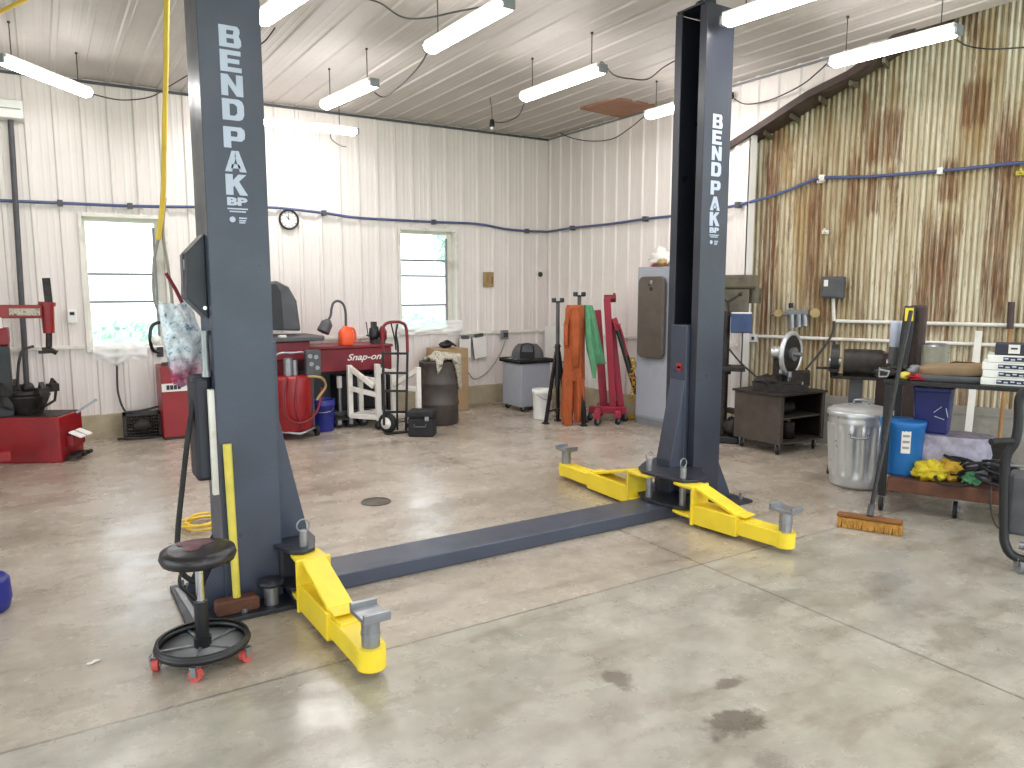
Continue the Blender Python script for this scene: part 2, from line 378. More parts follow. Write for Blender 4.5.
    def loft(s, rings, smooth=True, caps=True):
        n = len(rings[0]); vs = [p for r in rings for p in r]; fs = []
        for i in range(len(rings) - 1): fs += [(i * n + k, i * n + (k + 1) % n, (i + 1) * n + (k + 1) % n, (i + 1) * n + k) for k in range(n)]
        s.add(vs, fs, smooth)
        if caps: s.add(rings[0], [tuple(reversed(range(n)))], smooth); s.add(rings[-1], [tuple(range(n))], smooth)
        return s
    def build(s, name, mat, parent=None, label=None, cat=None, group=None, kind=None, bevel=0, solid=0):
        me = bpy.data.meshes.new(name); ob = bpy.data.objects.new(name, me)
        if parent: inv = root_matrix(parent).inverted(); vs = [inv @ p for p in s.v]; ob.parent = parent
        else:
            lo = V([min(p[i] for p in s.v) for i in range(3)]); hi = V([max(p[i] for p in s.v) for i in range(3)])
            c = V(((lo.x + hi.x) / 2, (lo.y + hi.y) / 2, lo.z)); vs = [p - c for p in s.v]; ob.location = c
        me.from_pydata([tuple(p) for p in vs], [], s.f)
        for m in (mat if isinstance(mat, (list, tuple)) else [mat]): me.materials.append(m)
        me.polygons.foreach_set('use_smooth', s.sm); me.polygons.foreach_set('material_index', s.mi)
        me.validate(); me.update(); COL.objects.link(ob)
        tag(ob, label, cat, group, kind)
        if solid: md = ob.modifiers.new('shell', 'SOLIDIFY'); md.thickness = solid; md.offset = 0
        if bevel: md = ob.modifiers.new('edges', 'BEVEL'); md.width = bevel; md.segments = 2; md.limit_method = 'ANGLE'; md.angle_limit = .7
        return ob
def tag(o, label=None, cat=None, group=None, kind=None):
    for k, val in (('label', label), ('category', cat), ('group', group), ('kind', kind)):
        if val: o[k] = val
def thing(name, label, cat, loc, rz=0, group=None, kind=None):
    o = bpy.data.objects.new(name, None); o.empty_display_size = .1; COL.objects.link(o)
    o.location = V(loc); o.rotation_euler = (0, 0, rz); tag(o, label, cat, group, kind); return o
def smooth(pts, k=6, closed=False):
    pts = [V(p) for p in pts]; n = len(pts); out = []
    rng = range(n) if closed else range(n - 1)
    for i in rng:
        if closed: a, b, c, d = pts[i - 1], pts[i], pts[(i + 1) % n], pts[(i + 2) % n]
        else: a, b, c, d = pts[max(i - 1, 0)], pts[i], pts[i + 1], pts[min(i + 2, n - 1)]
        for j in range(k):
            t = j / k; out.append(.5 * ((2 * b) + (c - a) * t + (2 * a - 5 * b + 4 * c - d) * t * t + (3 * b - a - 3 * c + d) * t ** 3))
    if not closed: out.append(pts[-1])
    return out
def circ(c, r, n=24, axis='Z', a0=0, a1=2 * math.pi):
    c = V(c); out = []
    for i in range(n):
        a = a0 + (a1 - a0) * i / n; x, y = r * math.cos(a), r * math.sin(a)
        out.append(c + (V((x, y, 0)) if axis == 'Z' else V((x, 0, y)) if axis == 'Y' else V((0, x, y))))
    return out
def caster(parent, p, r=.035, name='caster', mat=None, fork=None, w=.022, ang=0.0, top=None):
    """swivel wheel standing on the floor under a thing: fork as part, wheel as sub-part"""
    p = V(p); d = V((math.cos(ang), math.sin(ang), 0)); n = V((-d.y, d.x, 0)); top = top or r * 2.5
    b = MB(); 
    for sg in (-1, 1): b.obox(p + n * sg * (w * .5 + .006) + V((0, 0, (r * .9 + top) / 2)), d * r * .45, n * .003, V((0, 0, (top - r * .9) / 2)))
    b.obox(p + V((0, 0, top - .004)), d * r * .5, n * (w * .5 + .01), V((0, 0, .004)))
    f = b.build(name, fork or M['steel'], parent)
    b = MB(); c = p + V((0, 0, r)); b.cyl(c - n * w / 2, c + n * w / 2, r, n=18); b.cyl(c - n * (w / 2 + .004), c + n * (w / 2 + .004), r * .35, n=10)
    b.build('wheel', mat or M['black_rubber'], f); return f
def text(parent, body, p, right, up, hgt, mat, width=None, bold=.0, name='lettering', depth=.002, shear=0, align='CENTER'):
    """flat raised lettering fitted into width x height, centred at p"""
    cu = bpy.data.curves.new('t', 'FONT'); cu.body = body; cu.size = 1; cu.offset = bold; cu.extrude = .0; cu.shear = shear; cu.resolution_u = 3
    ob = bpy.data.objects.new('t', cu); COL.objects.link(ob); dg = bpy.context.evaluated_depsgraph_get(); dg.update()
    me = bpy.data.meshes.new_from_object(ob.evaluated_get(dg)); bpy.data.objects.remove(ob)
    xs = [q.co.x for q in me.vertices]; ys = [q.co.y for q in me.vertices]
    w0, h0 = max(xs) - min(xs), max(ys) - min(ys); sy = hgt / h0; sx_ = (width / w0) if width else sy
    cx, cy = (max(xs) + min(xs)) / 2, (max(ys) + min(ys)) / 2; right, up = V(right).normalized(), V(up).normalized(); nrm = right.cross(up)
    b = MB(); vs = [V(p) + right * (q.co.x - cx) * sx_ + up * (q.co.y - cy) * sy + nrm * depth for q in me.vertices]
    b.add(vs, [tuple(f.vertices) for f in me.polygons]); bpy.data.meshes.remove(me); return b
# ================================================================== THE ROOM
PITCHR = .2286
def rib(x):
    m = (x + .03) % PITCHR
    for a, b, h, k in ((0, .058, .019, .013), (.118, .15, .0022, .010), (.178, .20, .0022, .008)):
        if a <= m <= b:
            t = min(m - a, b - m); return h * min(1, t / k)
    return 0.0
def rib_breaks(x0, x1):
    out = set(); i = math.floor((x0 + .03) / PITCHR) - 1
    while i * PITCHR - .03 < x1:
        for m in (0, .013, .045, .058, .118, .128, .14, .15, .178, .186, .192, .20): out.add(round(i * PITCHR - .03 + m, 5))
        i += 1
    return out
def ribbed(mb, x0, x1, spans, P, extra=()):
    """spans(xa,xb) -> list of (za0,zb0,za1,zb1); P(x,depth,z) -> point"""
    xs = sorted([x for x in rib_breaks(x0, x1) | set(extra) | {x0, x1} if x0 <= x <= x1])
    for a, b in zip(xs, xs[1:]):
        if b - a < 1e-5: continue
        for z00, z10, z01, z11 in spans(a, b):
            da, db = rib(a), rib(b)
            mb.add([P(a, da, z00), P(b, db, z10), P(b, db, z11), P(a, da, z01)], [(0, 1, 2, 3)])
W1 = (.385, 1.11, .90, 2.19); W2 = (3.715, 4.46, .96, 2.195)
def spansA(a, b):
    m = (a + b) / 2
    for w in (W1, W2):
        if w[0] < m < w[1]: return [(.23, .23, w[2], w[2]), (w[3], w[3], CEIL, CEIL)]
    return [(.23, .23, CEIL, CEIL)]
mb = MB(); ribbed(mb, -3.0, XB + .02, spansA, lambda x, d, z: (x, YA - d, z), (W1[0], W1[1], W2[0], W2[1]))
mb.build('wall_back', M['wall_white'], kind='structure')
# right wall, cut along the roof slope of the older building
EDGE = [(p.y, p.z) for p in (WX(729, 148, XB), WX(770, 122, XB), WX(809, 96, XB), WX(862, 70, XB), WX(898, 39, XB), WX(928, 18, XB))]
def edge(y):
    if y >= EDGE[0][0]: return EDGE[0][1] - (y - EDGE[0][0]) * .35
    for (ya, za), (yb, zb) in zip(EDGE, EDGE[1:]):
        if yb <= y <= ya: return za + (zb - za) * (ya - y) / (ya - yb)
    return EDGE[-1][1] + (EDGE[-1][0] - y) * .38
YJ = WX(746.5, 250, XB).y
def spansB(a, b):
    m = (a + b) / 2
    if m > YJ: return [(.23, .23, CEIL, CEIL)]
    ea, eb = edge(a), edge(b)
    if min(ea, eb) >= CEIL: return []
    return [(min(ea, CEIL), min(eb, CEIL), CEIL, CEIL)]
mb = MB(); ribbed(mb, 3.2, YA, spansB, lambda y, d, z: (XB - d, y, z), (YJ, *[e[0] for e in EDGE]))
mb.box(XB, XB + .09, YJ - .002, YJ + .015, .0, edge(YJ))
mb.build('wall_right', M['wall_white'], kind='structure')
# concrete curbs
mb = MB(); mb.box(-3, XB + .1, YA - .035, YA + .15, -.02, .24); mb.build('baseboard_back', M['concrete_curb'], kind='structure', bevel=.008)
mb = MB(); mb.box(XB - .035, XB + .15, YJ, YA - .036, -.02, .24); mb.build('baseboard_right', M['concrete_curb'], kind='structure', bevel=.008)
# ceiling
mb = MB(); ribbed(mb, -3.0, XB, lambda a, b: [(-4, -4, YA, YA)], lambda x, d, y: (x, y, CEIL - d * .6)); mb.build('ceiling', M['ceil_white'], kind='structure')
# floor
mb = MB(); mb.add([(-4, -4.2, 0), (9.5, -4.2, 0), (9.5, 8.6, 0), (-4, 8.6, 0)], [(0, 1, 2, 3)]); mb.build('floor', M['floor'], kind='structure')
# left wall with an open overhead doorway
mb = MB()
def spansL(a, b):
    m = (a + b) / 2
    return [(3.0, 3.0, CEIL, CEIL)] if 1.2 < m < 5.2 else [(0, 0, CEIL, CEIL)]
ribbed(mb, -4, YA, spansL, lambda y, d, z: (-3.0 + d, y, z), (1.2, 5.2)); mb.build('wall_left', M['wall_white'], kind='structure')
# trim lines: ceiling edge angle, horizontal girt rails
mb = MB(); mb.box(-3, XB - .02, YA - .035, YA - .022, CEIL - .045, CEIL - .019); mb.build('trim_1', M['grey_dark'], kind='structure')
mb = MB(); mb.box(XB - .03, XB - .022, 3.55, YA - .05, CEIL - .04, CEIL - .019); mb.build('trim_2', M['grey_mid'], kind='structure')
zg = WY(500, 332, YA - .03).z
mb = MB(); 
for a, b in ((-3, W1[0] - .05), (W1[1] + .05, W2[0] - .05), (W2[1] + .05, XB - .03)): mb.box(a, b, YA - .045, YA - .018, zg - .018, zg + .018)
mb.build('trim_3', M['white_paint'], kind='structure', bevel=.004)
mb = MB(); mb.box(XB - .045, XB - .018, YJ + .05, YA - .05, zg - .018, zg + .018); mb.build('trim_4', M['white_paint'], kind='structure', bevel=.004)

# windows
def window(name, w, rails):
    x0, x1, z0, z1 = w
    r = thing(name, None, None, ((x0 + x1) / 2, YA, z0), kind='structure')
    mb = MB(); t = .035
    for a in ((x0 - t, x0, z0 - t, z1 + t), (x1, x1 + t, z0 - t, z1 + t), (x0, x1, z1, z1 + t), (x0, x1, z0 - t, z0)):
        mb.box(a[0], a[1], YA - .028, YA + .17, a[2], a[3])
    mb.build('window_frame', M['white_paint'], r, bevel=.004)
    mb = MB()
    mb.box(x0 + .001, x0 + .03, YA + .09, YA + .14, z0, z1); mb.box(x1 - .075, x1 - .001, YA + .09, YA + .14, z0, z1); mb.box(x0 + .03, x1 - .075, YA + .09, YA + .14, z1 - .035, z1); mb.box(x0 + .03, x1 - .075, YA + .09, YA + .14, z0, z0 + .03)
    mb.build('sash', M['white_paint'], r)
    for z in rails: MB().box(x0 + .03, x1 - .075, YA + .085, YA + .145, z - .011, z + .011).build('rail', M['grey_mid'], r)
    MB().add([(x0 + .02, YA + .12, z0 + .02), (x1 - .02, YA + .12, z0 + .02), (x1 - .02, YA + .12, z1 - .02), (x0 + .02, YA + .12, z1 - .02)], [(0, 1, 2, 3)]).build('window_pane', M['glass'], r)
    mb = MB(); mb.box(x1 - .10, x1 - .078, YA + .06, YA + .088, z0 + .1, z1 - .08); mb.build('latch_strip', M['grey_mid'], r)
    return r
window('window_1', W1, [WY(100, 274, YA + .1).z, WY(100, 302, YA + .1).z])
window('window_2', W2, [WY(424, 260.5, YA + .1).z, WY(424, 276, YA + .1).z, WY(424, 305, YA + .1).z])

# older building: rusty corrugated wall, block base, sloping roof edge with soffit
TOP = []
for x, y in ((748, 148), (815, 110), (898, 58), (975, 6)):
    p = RW(x, y); TOP.append((RS(p), p.z))
sl = (TOP[-1][1] - TOP[0][1]) / (TOP[-1][0] - TOP[0][0])
def top(s): return TOP[0][1] + (s - TOP[0][0]) * sl
S0, S1, ZB = -.30, 4.6, .46
mb = MB(); P_ = CORR; n = int((S1 - S0) / P_ * 8); w = []
def cr(s): return .011 * math.sin(2 * math.pi * s / P_)
rows = [ZB, 1.6, 2.6, None]
vs = []; fs = []
for i in range(n + 1):
    s = S0 + (S1 - S0) * i / n
    for z in rows: vs.append(RPT(s, top(s) + .02 if z is None else z, cr(s)))
for i in range(n):
    for k in range(3): fs.append((i * 4 + k, (i + 1) * 4 + k, (i + 1) * 4 + k + 1, i * 4 + k + 1))
mb.add(vs, fs, True); mb.build('wall_right_front', M['rust'], kind='structure')
mb = MB(); mb.obox(RPT((S0 + S1) / 2, (ZB + .02) / 2 - .01, -.07), RD * ((S1 - S0) / 2), RN * .10, V((0, 0, (ZB + .02) / 2)))
for z in (.2, .4): mb.obox(RPT((S0 + S1) / 2, z, .032), RD * ((S1 - S0) / 2), RN * .004, V((0, 0, .006)))
mb.build('baseboard_right_front', M['block_wall'], kind='structure')
# soffit between the roof edge (right wall plane) and the rusty wall top
mb = MB(); N = 24
def sof(u, v):
    y = EDGE[0][0] - .0 - u * 5.6; a = V((XB + .02, y, edge(y))); s = max(S0, TOP[0][0] - .12 + u * (S1 - TOP[0][0] + .12)); b = RPT(s, top(s), -.03)
    return a.lerp(b, v)
mb.grid(sof, N, 2, False); mb.build('trim_5', M['brown_box'], kind='structure', solid=.02)
mb = MB(); pts = [V((XB - .035, EDGE[0][0] - u * 5.6 / 30, edge(EDGE[0][0] - u * 5.6 / 30))) for u in range(31)]
for a, b in zip(pts, pts[1:]): mb.bar(a, b, .04, .06)
mb.build('trim_6', M['brown_box'], kind='structure')
for i in range(9):
    u = .02 + i * .052; a, b = sof(u, .08), sof(u, .97)
    MB().bar(a - V((0, 0, .045)), b - V((0, 0, .045)), .022, .04).build('trim_%d' % (7 + i), M['olive'], kind='structure')

# outdoors seen through the windows and the open sides
mb = MB(); mb.add([(-40, -40, -.06), (40, -40, -.06), (40, 60, -.06), (-40, 60, -.06)], [(0, 1, 2, 3)]); mb.build('ground', M['grass'], kind='structure')
def foliage(name, c, r, h, label, seed, n=1500):
    rr = random.Random(seed); t = thing(name, label, 'bush' if 'bush' in name else 'tree', (c[0], c[1], -.06)); mb = MB()
    for i in range(n):
        d = V((rr.gauss(0, 1), rr.gauss(0, 1), rr.gauss(0, 1))).normalized() * (rr.random() ** .4)
        p = V((c[0] + d.x * r, c[1] + d.y * r, c[2] + d.z * h)); a = V((rr.gauss(0, 1), rr.gauss(0, 1), rr.gauss(0, 1))).normalized(); b = a.orthogonal().normalized(); q = rr.uniform(.05, .11)
        mb.add([p - a * q, p + b * q * .5, p + a * q, p - b * q * .5], [(0, 1, 2, 3)])
    mb.build('foliage', M['leaf'], t)
    mb = MB(); mb.tube(smooth([(c[0], c[1], -.06), (c[0] + .04, c[1], c[2] * .5), (c[0], c[1] + .05, c[2])], 4), .05, taper=lambda k: 1 - .6 * k); mb.build('trunk', M['wood'], t)
foliage('bush', (1.2, 12.6, .50), .85, .52, 'pale green bush outside the left window, low in its bottom pane', 3)
foliage('bush', (5.95, 12.8, .50), .8, .55, 'green bush outside the middle window, low behind its bottom pane', 4)
foliage('tree', (7.75, 14.2, 2.5), .75, .7, 'leafy tree outside the middle window, at the upper right of its glass', 5, 1200)

# crumpled clear film taped below the windows
def film(name, label, x0, x1, z0, z1, seed):
    def fn(u, v):
        z = z1 - (z1 - z0) * v * (1 - .25 * abs(math.sin(u * 5 + seed)) * v)
        return V((x0 + (x1 - x0) * u, YA - .055 - .05 * (.5 + .5 * mnoise.noise(V((u * 6, v * 5, seed)))) - .03 * math.sin(v * 3), z))
    MB().grid(fn, 40, 16).build(name, M['film'], label=label, cat='plastic sheet')
film('plastic_film', 'crumpled clear plastic film bunched under the left window sill', .40, .88, .72, 1.0, 1)
film('plastic_film', 'crumpled clear plastic film bunched under the middle window sill', 3.62, 4.5, .90, 1.10, 2)
# ================================================================== LIGHTS
def fixture(p0, p1, label, wires=(0.12, .88), z=3.17):
    p0, p1 = V(p0), V(p1); d = (p1 - p0).normalized(); n = V((-d.y, d.x, 0)); c = (p0 + p1) / 2; L = (p1 - p0).length / 2
    t = thing('tube_light', label, 'light', (c.x, c.y, z), group='hanging tube lights')
    mb = MB(); mb.obox((c.x, c.y, z + .03), d * L, n * .05, V((0, 0, .018))); mb.build('housing', M['white_paint'], t, bevel=.006)
    mb = MB(); prof = [(.062 * math.cos(a), -.05 * math.sin(a)) for a in [math.pi * i / 10 for i in range(11)]]
    mb.prism(prof, V((c.x, c.y, z + .012)) - d * (L - .02), n, V((0, 0, 1)), d * (2 * L - .04)); mb.build('lit_lens', M['tube'], t)
    for sg in (-1, 1):
        mb = MB(); mb.obox(V((c.x, c.y, z + .005)) + d * sg * (L + .008), d * .014, n * .042, V((0, 0, .032))); mb.build('end_cap', M['grey_mid'], t, bevel=.006)
    for k in wires:
        q = p0.lerp(p1, k); mb = MB(); mb.cyl((q.x, q.y, z + .045), (q.x, q.y, CEIL - .005), .004, n=6); mb.ell((q.x, q.y, CEIL - .012), .012, .012, .010, 8, 6); mb.build('hanging_chain', M['cord'], t)
def lp(x, y, z=3.15): return FL(x, y, z)
a, b = lp(88, 96), lp(0, 62); fixture(b, a, 'lit tube light at the top left corner over the tyre machine, running off the frame')
fixture(lp(262, 24), lp(262, 24) + V((.17, -1.2, 0)), 'bright tube light cut by the top edge just right of the left lift column')
fixture(lp(430, 52), lp(508, 8), 'lit tube light at top centre, the nearest one between the two columns')
fixture(lp(325, 108), lp(374, 86), 'short-looking lit tube light hanging nearest above the wall clock')
fixture(WY(205, 113, 7.82), WY(356, 130, 7.82), 'thin lit tube light running along the back wall behind the left column', z=3.13)
fixture(lp(524, 100), lp(602, 72), 'lit tube light in front of the bare brown ceiling patch')
fixture(lp(648, 118), lp(648, 118) + V((.0, -.92, 0)), 'lit tube light partly hidden behind the right lift column')
fixture(lp(726, 25), lp(726, 25) + V((.12, -1.2, 0)), 'bright tube light leaving the top edge right of the right lift column')
fixture(lp(832, 66), lp(957, 34), 'long lit tube light hanging by the rusty corrugated wall')

def cord(name, label, pts, r=.006, k=6, mat='cord', cat='cord', group=None):
    return MB().tube(smooth(pts, k), r, n=6).build(name, M[mat], label=label, cat=cat, group=group)
G = 'cords strung along the ceiling'
cord('light_cord', 'black cord drooping from the corner light past the yellow hose to the left column', [FL(82, 90, 3.2), FL(96, 95, 3.2), FL(122, 100, 3.2), FL(150, 97, 3.25), FL(168, 87, 3.38), FL(200, 68, 3.47)], group=G)
cord('light_cord', 'black cord rising from above the clock light to the top centre light', [FL(374, 92, 3.15), FL(384, 97, 3.15), FL(400, 86, 3.2), FL(416, 70, 3.2), FL(426, 55, 3.22), FL(430, 42, 3.3), FL(433, 42, 3.26), FL(434, 52, 3.2)], group=G)
cord('light_cord', 'black cord sagging along the top edge into the top centre light', [FL(362, -2, 3.45), FL(380, 3, 3.42), FL(402, 17, 3.35), FL(426, 18, 3.33), FL(455, 12, 3.33), FL(492, 5, 3.25)], group=G)
cord('light_cord', 'black cord sagging from the light by the brown patch to the right column', [FL(598, 70, 3.2), FL(602, 62, 3.25), FL(614, 75, 3.25), FL(632, 79, 3.25), FL(648, 79, 3.28), FL(664, 67, 3.36), FL(682, 57, 3.45)], group=G)
cord('light_cord', 'black cord sagging under the brown patch near the far corner', [WX(560, 133, 5.78), WX(572, 138, 5.74), WX(590, 141, 5.7), WX(612, 139, 5.66), WX(630, 128, 5.6), WX(648, 113, 5.55), FL(652, 109, 3.3)], group=G)
cord('light_cord', 'black cord sagging across the white wall above the old roof edge', [WX(731, 96, 5.8), WX(745, 104, 5.8), WX(770, 100, 5.8), WX(800, 86, 5.75), WX(818, 72, 5.6), WX(831, 60, 5.5), WX(833, 62, 5.45)], group=G)
cord('light_cord', 'thin black cord sagging beside the upper rusty wall at the right edge', [FL(957, 40, 3.05), RW(968, 46, .3), RW(990, 49, .3), RW(1030, 47, .3)], group=G)
cord('light_cord', 'short black cord linking the hanging socket to the light by the brown patch', [FL(494, 122, 3.22), FL(505, 122, 3.2), FL(518, 116, 3.2), FL(524, 104, 3.2)], group=G)
cord('light_cord', 'thin cord end dangling under the light along the back wall', [WY(331, 128, 7.82), WY(331, 138, 7.82), WY(339, 145, 7.85), WY(346, 147, 7.9)], group=G)
cord('light_cord', 'short black cord rising beside the left lift column at its top right', [FL(258, 46, 3.4), FL(266, 40, 3.42), FL(275, 28, 3.47)], group=G)
# hanging sockets and small camera
def socket(px, py, label, topy=None):
    q = FL(px - 2, topy, CEIL) if topy else None
    p = DP(px, py, hd(q)) if q else WX(px, py, 5.6)
    t = thing('hanging_socket', label, 'socket', p); mb = MB(); mb.lathe([(.0, .05), (.02, .045), (.028, .0), (.024, -.03), (.0, -.032)], p, 14); mb.build('socket_body', M['black_rubber'], t)
    if q: MB().tube([p + V((0, 0, .04)), p.lerp(q, .5) + V((.01, 0, 0)), V((q.x, q.y, CEIL - .01))], .004, n=6).build('drop_cord', M['cord'], t)
    MB().ell(p - V((0, 0, .04)), .018, .018, .022, 10, 8).build('bulb', M['white_plastic'], t)
socket(492, 124, 'black socket dangling on a cord from the ceiling left of the far corner', 96)
p = WX(731, 97, 5.82); t = thing('hanging_socket', 'small black lamp holder on the white wall just right of the right column', 'socket', p)
MB().lathe([(.0, .05), (.025, .04), (.03, -.01), (.0, -.03)], p, 14).build('socket_body', M['black_rubber'], t); MB().ell(p - V((0, 0, .04)), .02, .02, .02, 10, 8).build('bulb', M['white_plastic'], t)
# bare brown patch in the ceiling
c4 = [FL(x, y, CEIL) for x, y in ((580, 107), (617, 97), (655, 104), (622, 116))]
mb = MB(); up = V((0, 0, CEIL - .024)); mb.add([V((q.x, q.y, CEIL - .026)) for q in c4] + [V((q.x, q.y, CEIL - .002)) for q in c4], [(0, 1, 2, 3), (0, 4, 5, 1), (1, 5, 6, 2), (2, 6, 7, 3), (3, 7, 4, 0), (7, 6, 5, 4)])
mb.build('ceiling_patch', M['brown_ply'], label='bare brown board patch in the white ceiling near the far corner', cat='board')

# ================================================================== THE LIFT
LIFT = thing('two_post_lift', 'slate grey two post vehicle lift with yellow swing arms standing mid floor', 'car lift', (2.3, 3.69, 0))
Lx0, Lx1, Rx0, Rx1 = .64, .906, 3.715, 3.965
GLYPH = {
 'B': [[(0,0),(.34,0),(.34,1),(0,1)], [(.34,.8),(.68,.8),(.84,1),(.34,1)], [(.68,.8),(.64,.6),(.90,.56),(.95,.72),(.94,.88),(.84,1)], [(.34,.42),(.66,.42),(.9,.56),(.64,.6),(.34,.6)], [(.66,.42),(.68,.2),(.88,0),(1,.12),(1,.36),(.9,.56)], [(.34,0),(.88,0),(.68,.2),(.34,.2)]],
 'E': [[(0,0),(.34,0),(.34,1),(0,1)], [(.34,.78),(.95,.78),(.95,1),(.34,1)], [(.34,.40),(.88,.40),(.88,.61),(.34,.61)], [(.34,0),(.97,0),(.97,.22),(.34,.22)]],
 'N': [[(0,0),(.31,0),(.31,1),(0,1)], [(.69,0),(1,0),(1,1),(.69,1)], [(.31,1),(.31,.55),(.69,0),(.69,.45)]],
 'D': [[(0,0),(.34,0),(.34,1),(0,1)], [(.34,.78),(.56,.78),(.76,1),(.34,1)], [(.56,.78),(.68,.66),(1,.72),(.92,.92),(.76,1)], [(.68,.66),(.68,.34),(1,.28),(1,.72)], [(.68,.34),(.56,.22),(.76,0),(.92,.08),(1,.28)], [(.34,0),(.76,0),(.56,.22),(.34,.22)]],
 'P': [[(0,0),(.34,0),(.34,1),(0,1)], [(.34,.8),(.62,.8),(.82,1),(.34,1)], [(.62,.8),(.66,.69),(1,.69),(.97,.88),(.82,1)], [(.66,.69),(.62,.54),(.82,.33),(.97,.46),(1,.69)], [(.34,.33),(.82,.33),(.62,.54),(.34,.54)]],
 'A': [[(0,0),(.32,0),(.52,.72),(.5,1),(.34,1)], [(.68,0),(1,0),(.66,1),(.5,1),(.48,.72)], [(.27,.16),(.73,.16),(.66,.36),(.34,.36)]],
 'K': [[(0,0),(.34,0),(.34,1),(0,1)], [(.34,.38),(.52,.56),(.98,1),(.60,1),(.34,.70)], [(.40,.46),(.64,.0),(1.02,0),(.62,.66)]]}
def column(x_open, sgn, y0, ztop, lx, D=.266):
    """C channel open toward sgn*x"""
    W, t, lip = .285, .012, .062
    po = [(D, 0), (0, 0), (0, W), (D, W), (D, W - lip), (D - t, W - lip), (D - t, W - t), (t, W - t), (t, t), (D - t, t), (D - t, lip), (D, lip)]
    mb = MB(); mb.prism(po, (x_open - sgn * D, y0, .02), V((sgn, 0, 0)), V((0, 1, 0)), V((0, 0, ztop - .02)))
    c = mb.build('column', M['slate'], LIFT, bevel=.003)
    xb = x_open - sgn * D
    mb = MB(); a0, a1 = sorted((xb - sgn * .19, x_open + sgn * .12)); mb.box(a0, a1, y0 - .15, y0 + W + .12, 0, .022); bp = mb.build('base_plate', M['slate_dark'], c, bevel=.003)
    for yy in (y0 + .012, y0 + W - .024):
        mb = MB(); mb.prism([(0, 0), (.13, 0), (.13, .03), (.005, .27), (0, .27)], (xb, yy, .022), V((-sgn, 0, 0)), V((0, 0, 1)), V((0, .012, 0))); mb.build('gusset', M['slate'], c)
    for px, py in ((xb - sgn * .14, y0 - .08), (xb - sgn * .14, y0 + W + .06), (x_open + sgn * .04, y0 - .08), (x_open + sgn * .04, y0 + W + .06), (xb + sgn * .06, y0 - .10)):
        mb = MB(); mb.cyl((px, py, .022), (px, py, .04), .02, n=6); mb.cyl((px, py, .04), (px, py, .065), .009, n=8); mb.build('anchor_bolt', M['steel'], c)
    mb = MB(); a0, a1 = sorted((xb - sgn * .01, x_open + sgn * .01)); mb.box(a0, a1, y0 + .02, y0 + W - .02, ztop, ztop + .012)
    mb.cyl((xb + sgn * .12, y0 + .09, ztop + .05), (xb + sgn * .12, y0 + .12, ztop + .05), .04, n=16); mb.cyl((xb + sgn * .12, y0 + .17, ztop + .05), (xb + sgn * .12, y0 + .2, ztop + .05), .04, n=16)
    mb.build('top_sheave', M['slate_dark'], c)
    # lift cylinder and chain inside the channel
    mb = MB(); mb.cyl((xb + sgn * .075, y0 + .15, .022), (xb + sgn * .075, y0 + .15, 2.2), .04, n=16); mb.cyl((xb + sgn * .075, y0 + .15, 2.2), (xb + sgn * .075, y0 + .15, 3.1), .02, n=12)
    mb.build('lift_cylinder', M['slate_dark'], c)
    # lettering
    up = V((0, 0, 1)); rt = V((1, 0, 0)); yf = y0 - .001
    zs = [2.582, 2.480, 2.379, 2.276, 2.158, 2.056, 1.955]
    for ch, z in zip('BENDPAK', zs):
        mb = MB()
        for po_ in GLYPH[ch]: mb.prism([(a * .092, b * .090) for a, b in po_], (lx - .046, yf, z - .045), rt, up, V((0, -.0015, 0)))
        mb.build('letter', M['letter'], c)
    text(c, 'BP', (lx, yf, 1.882), rt, up, .036, None, .088, .05).build('emblem', M['letter'], c)
    mb = MB()
    for z, w, h in ((1.850, .088, .006), (1.838, .07, .006)): mb.box(lx - w / 2, lx + w / 2, yf - .002, yf, z - h / 2, z + h / 2)
    mb.cyl((lx - .024, yf - .002, 1.803), (lx - .024, yf, 1.803), .013, n=12)
    for z, w in ((1.810, .034), (1.799, .03), (1.790, .026)): mb.box(lx + .004, lx + .004 + w, yf - .002, yf, z - .003, z + .003)
    mb.build('small_print', M['letter'], c)
    return c
yL, yR = 3.55, 3.605
colL = column(Lx1, 1, yL, 3.34, .772); colR = column(Rx0, -1, yR, 3.30, .5 * (3.79 + 3.885) + .0, .25)
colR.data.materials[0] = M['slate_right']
# floor plate between the columns
mb = MB(); mb.box(Lx1 + .02, Rx0 - .02, 3.50, 3.76, .002, .082); mb.build('floor_beam', M['slate'], LIFT, bevel=.006)
# carriages
def carriage(x_open, sgn, y0, po):
    yc = y0 + .1425; I = sgn
    mb = MB(); a0, a1 = sorted((x_open - I * .10, x_open + I * .03)); mb.box(a0, a1, yc - .075, yc + .075, .09, 1.25)
    # tapering front plate
    mb.prism([(-.03, 1.02), (.0, 1.02), (.095, .56), (.145, .325), (.145, .10), (-.03, .10)], (x_open, yc - .07, 0), V((I, 0, 0)), V((0, 0, 1)), V((0, .14, 0)))
    c = mb.build('carriage', M['slate'], LIFT, bevel=.004)
    def plate(z0, z1):
        q = MB(); q.prism(po, (x_open, yc, z0), V((I, 0, 0)), V((0, 1, 0)), V((0, 0, z1 - z0))); q.build('arm_bracket', M['slate_dark'], c, bevel=.004)
    plate(.262, .28); plate(.084, .1)
    mb = MB(); a0, a1 = sorted((x_open - I * .02, x_open + I * .10)); mb.box(a0, a1, yc - .17, yc + .14, .1, .262); mb.build('carriage_block', M['slate_dark'], c, bevel=.02)
    return c
cL = carriage(Lx1, 1, yL, [(-.04, -.15), (.0, -.28), (.06, -.31), (.12, -.28), (.17, -.12), (.17, .2), (.10, .26), (-.04, .26)])
cR = carriage(Rx0, -1, yR, [(-.04, -.18), (.10, -.36), (.22, -.40), (.31, -.36), (.36, -.20), (.36, -.02), (.30, .08), (.12, .2), (-.04, .24)])
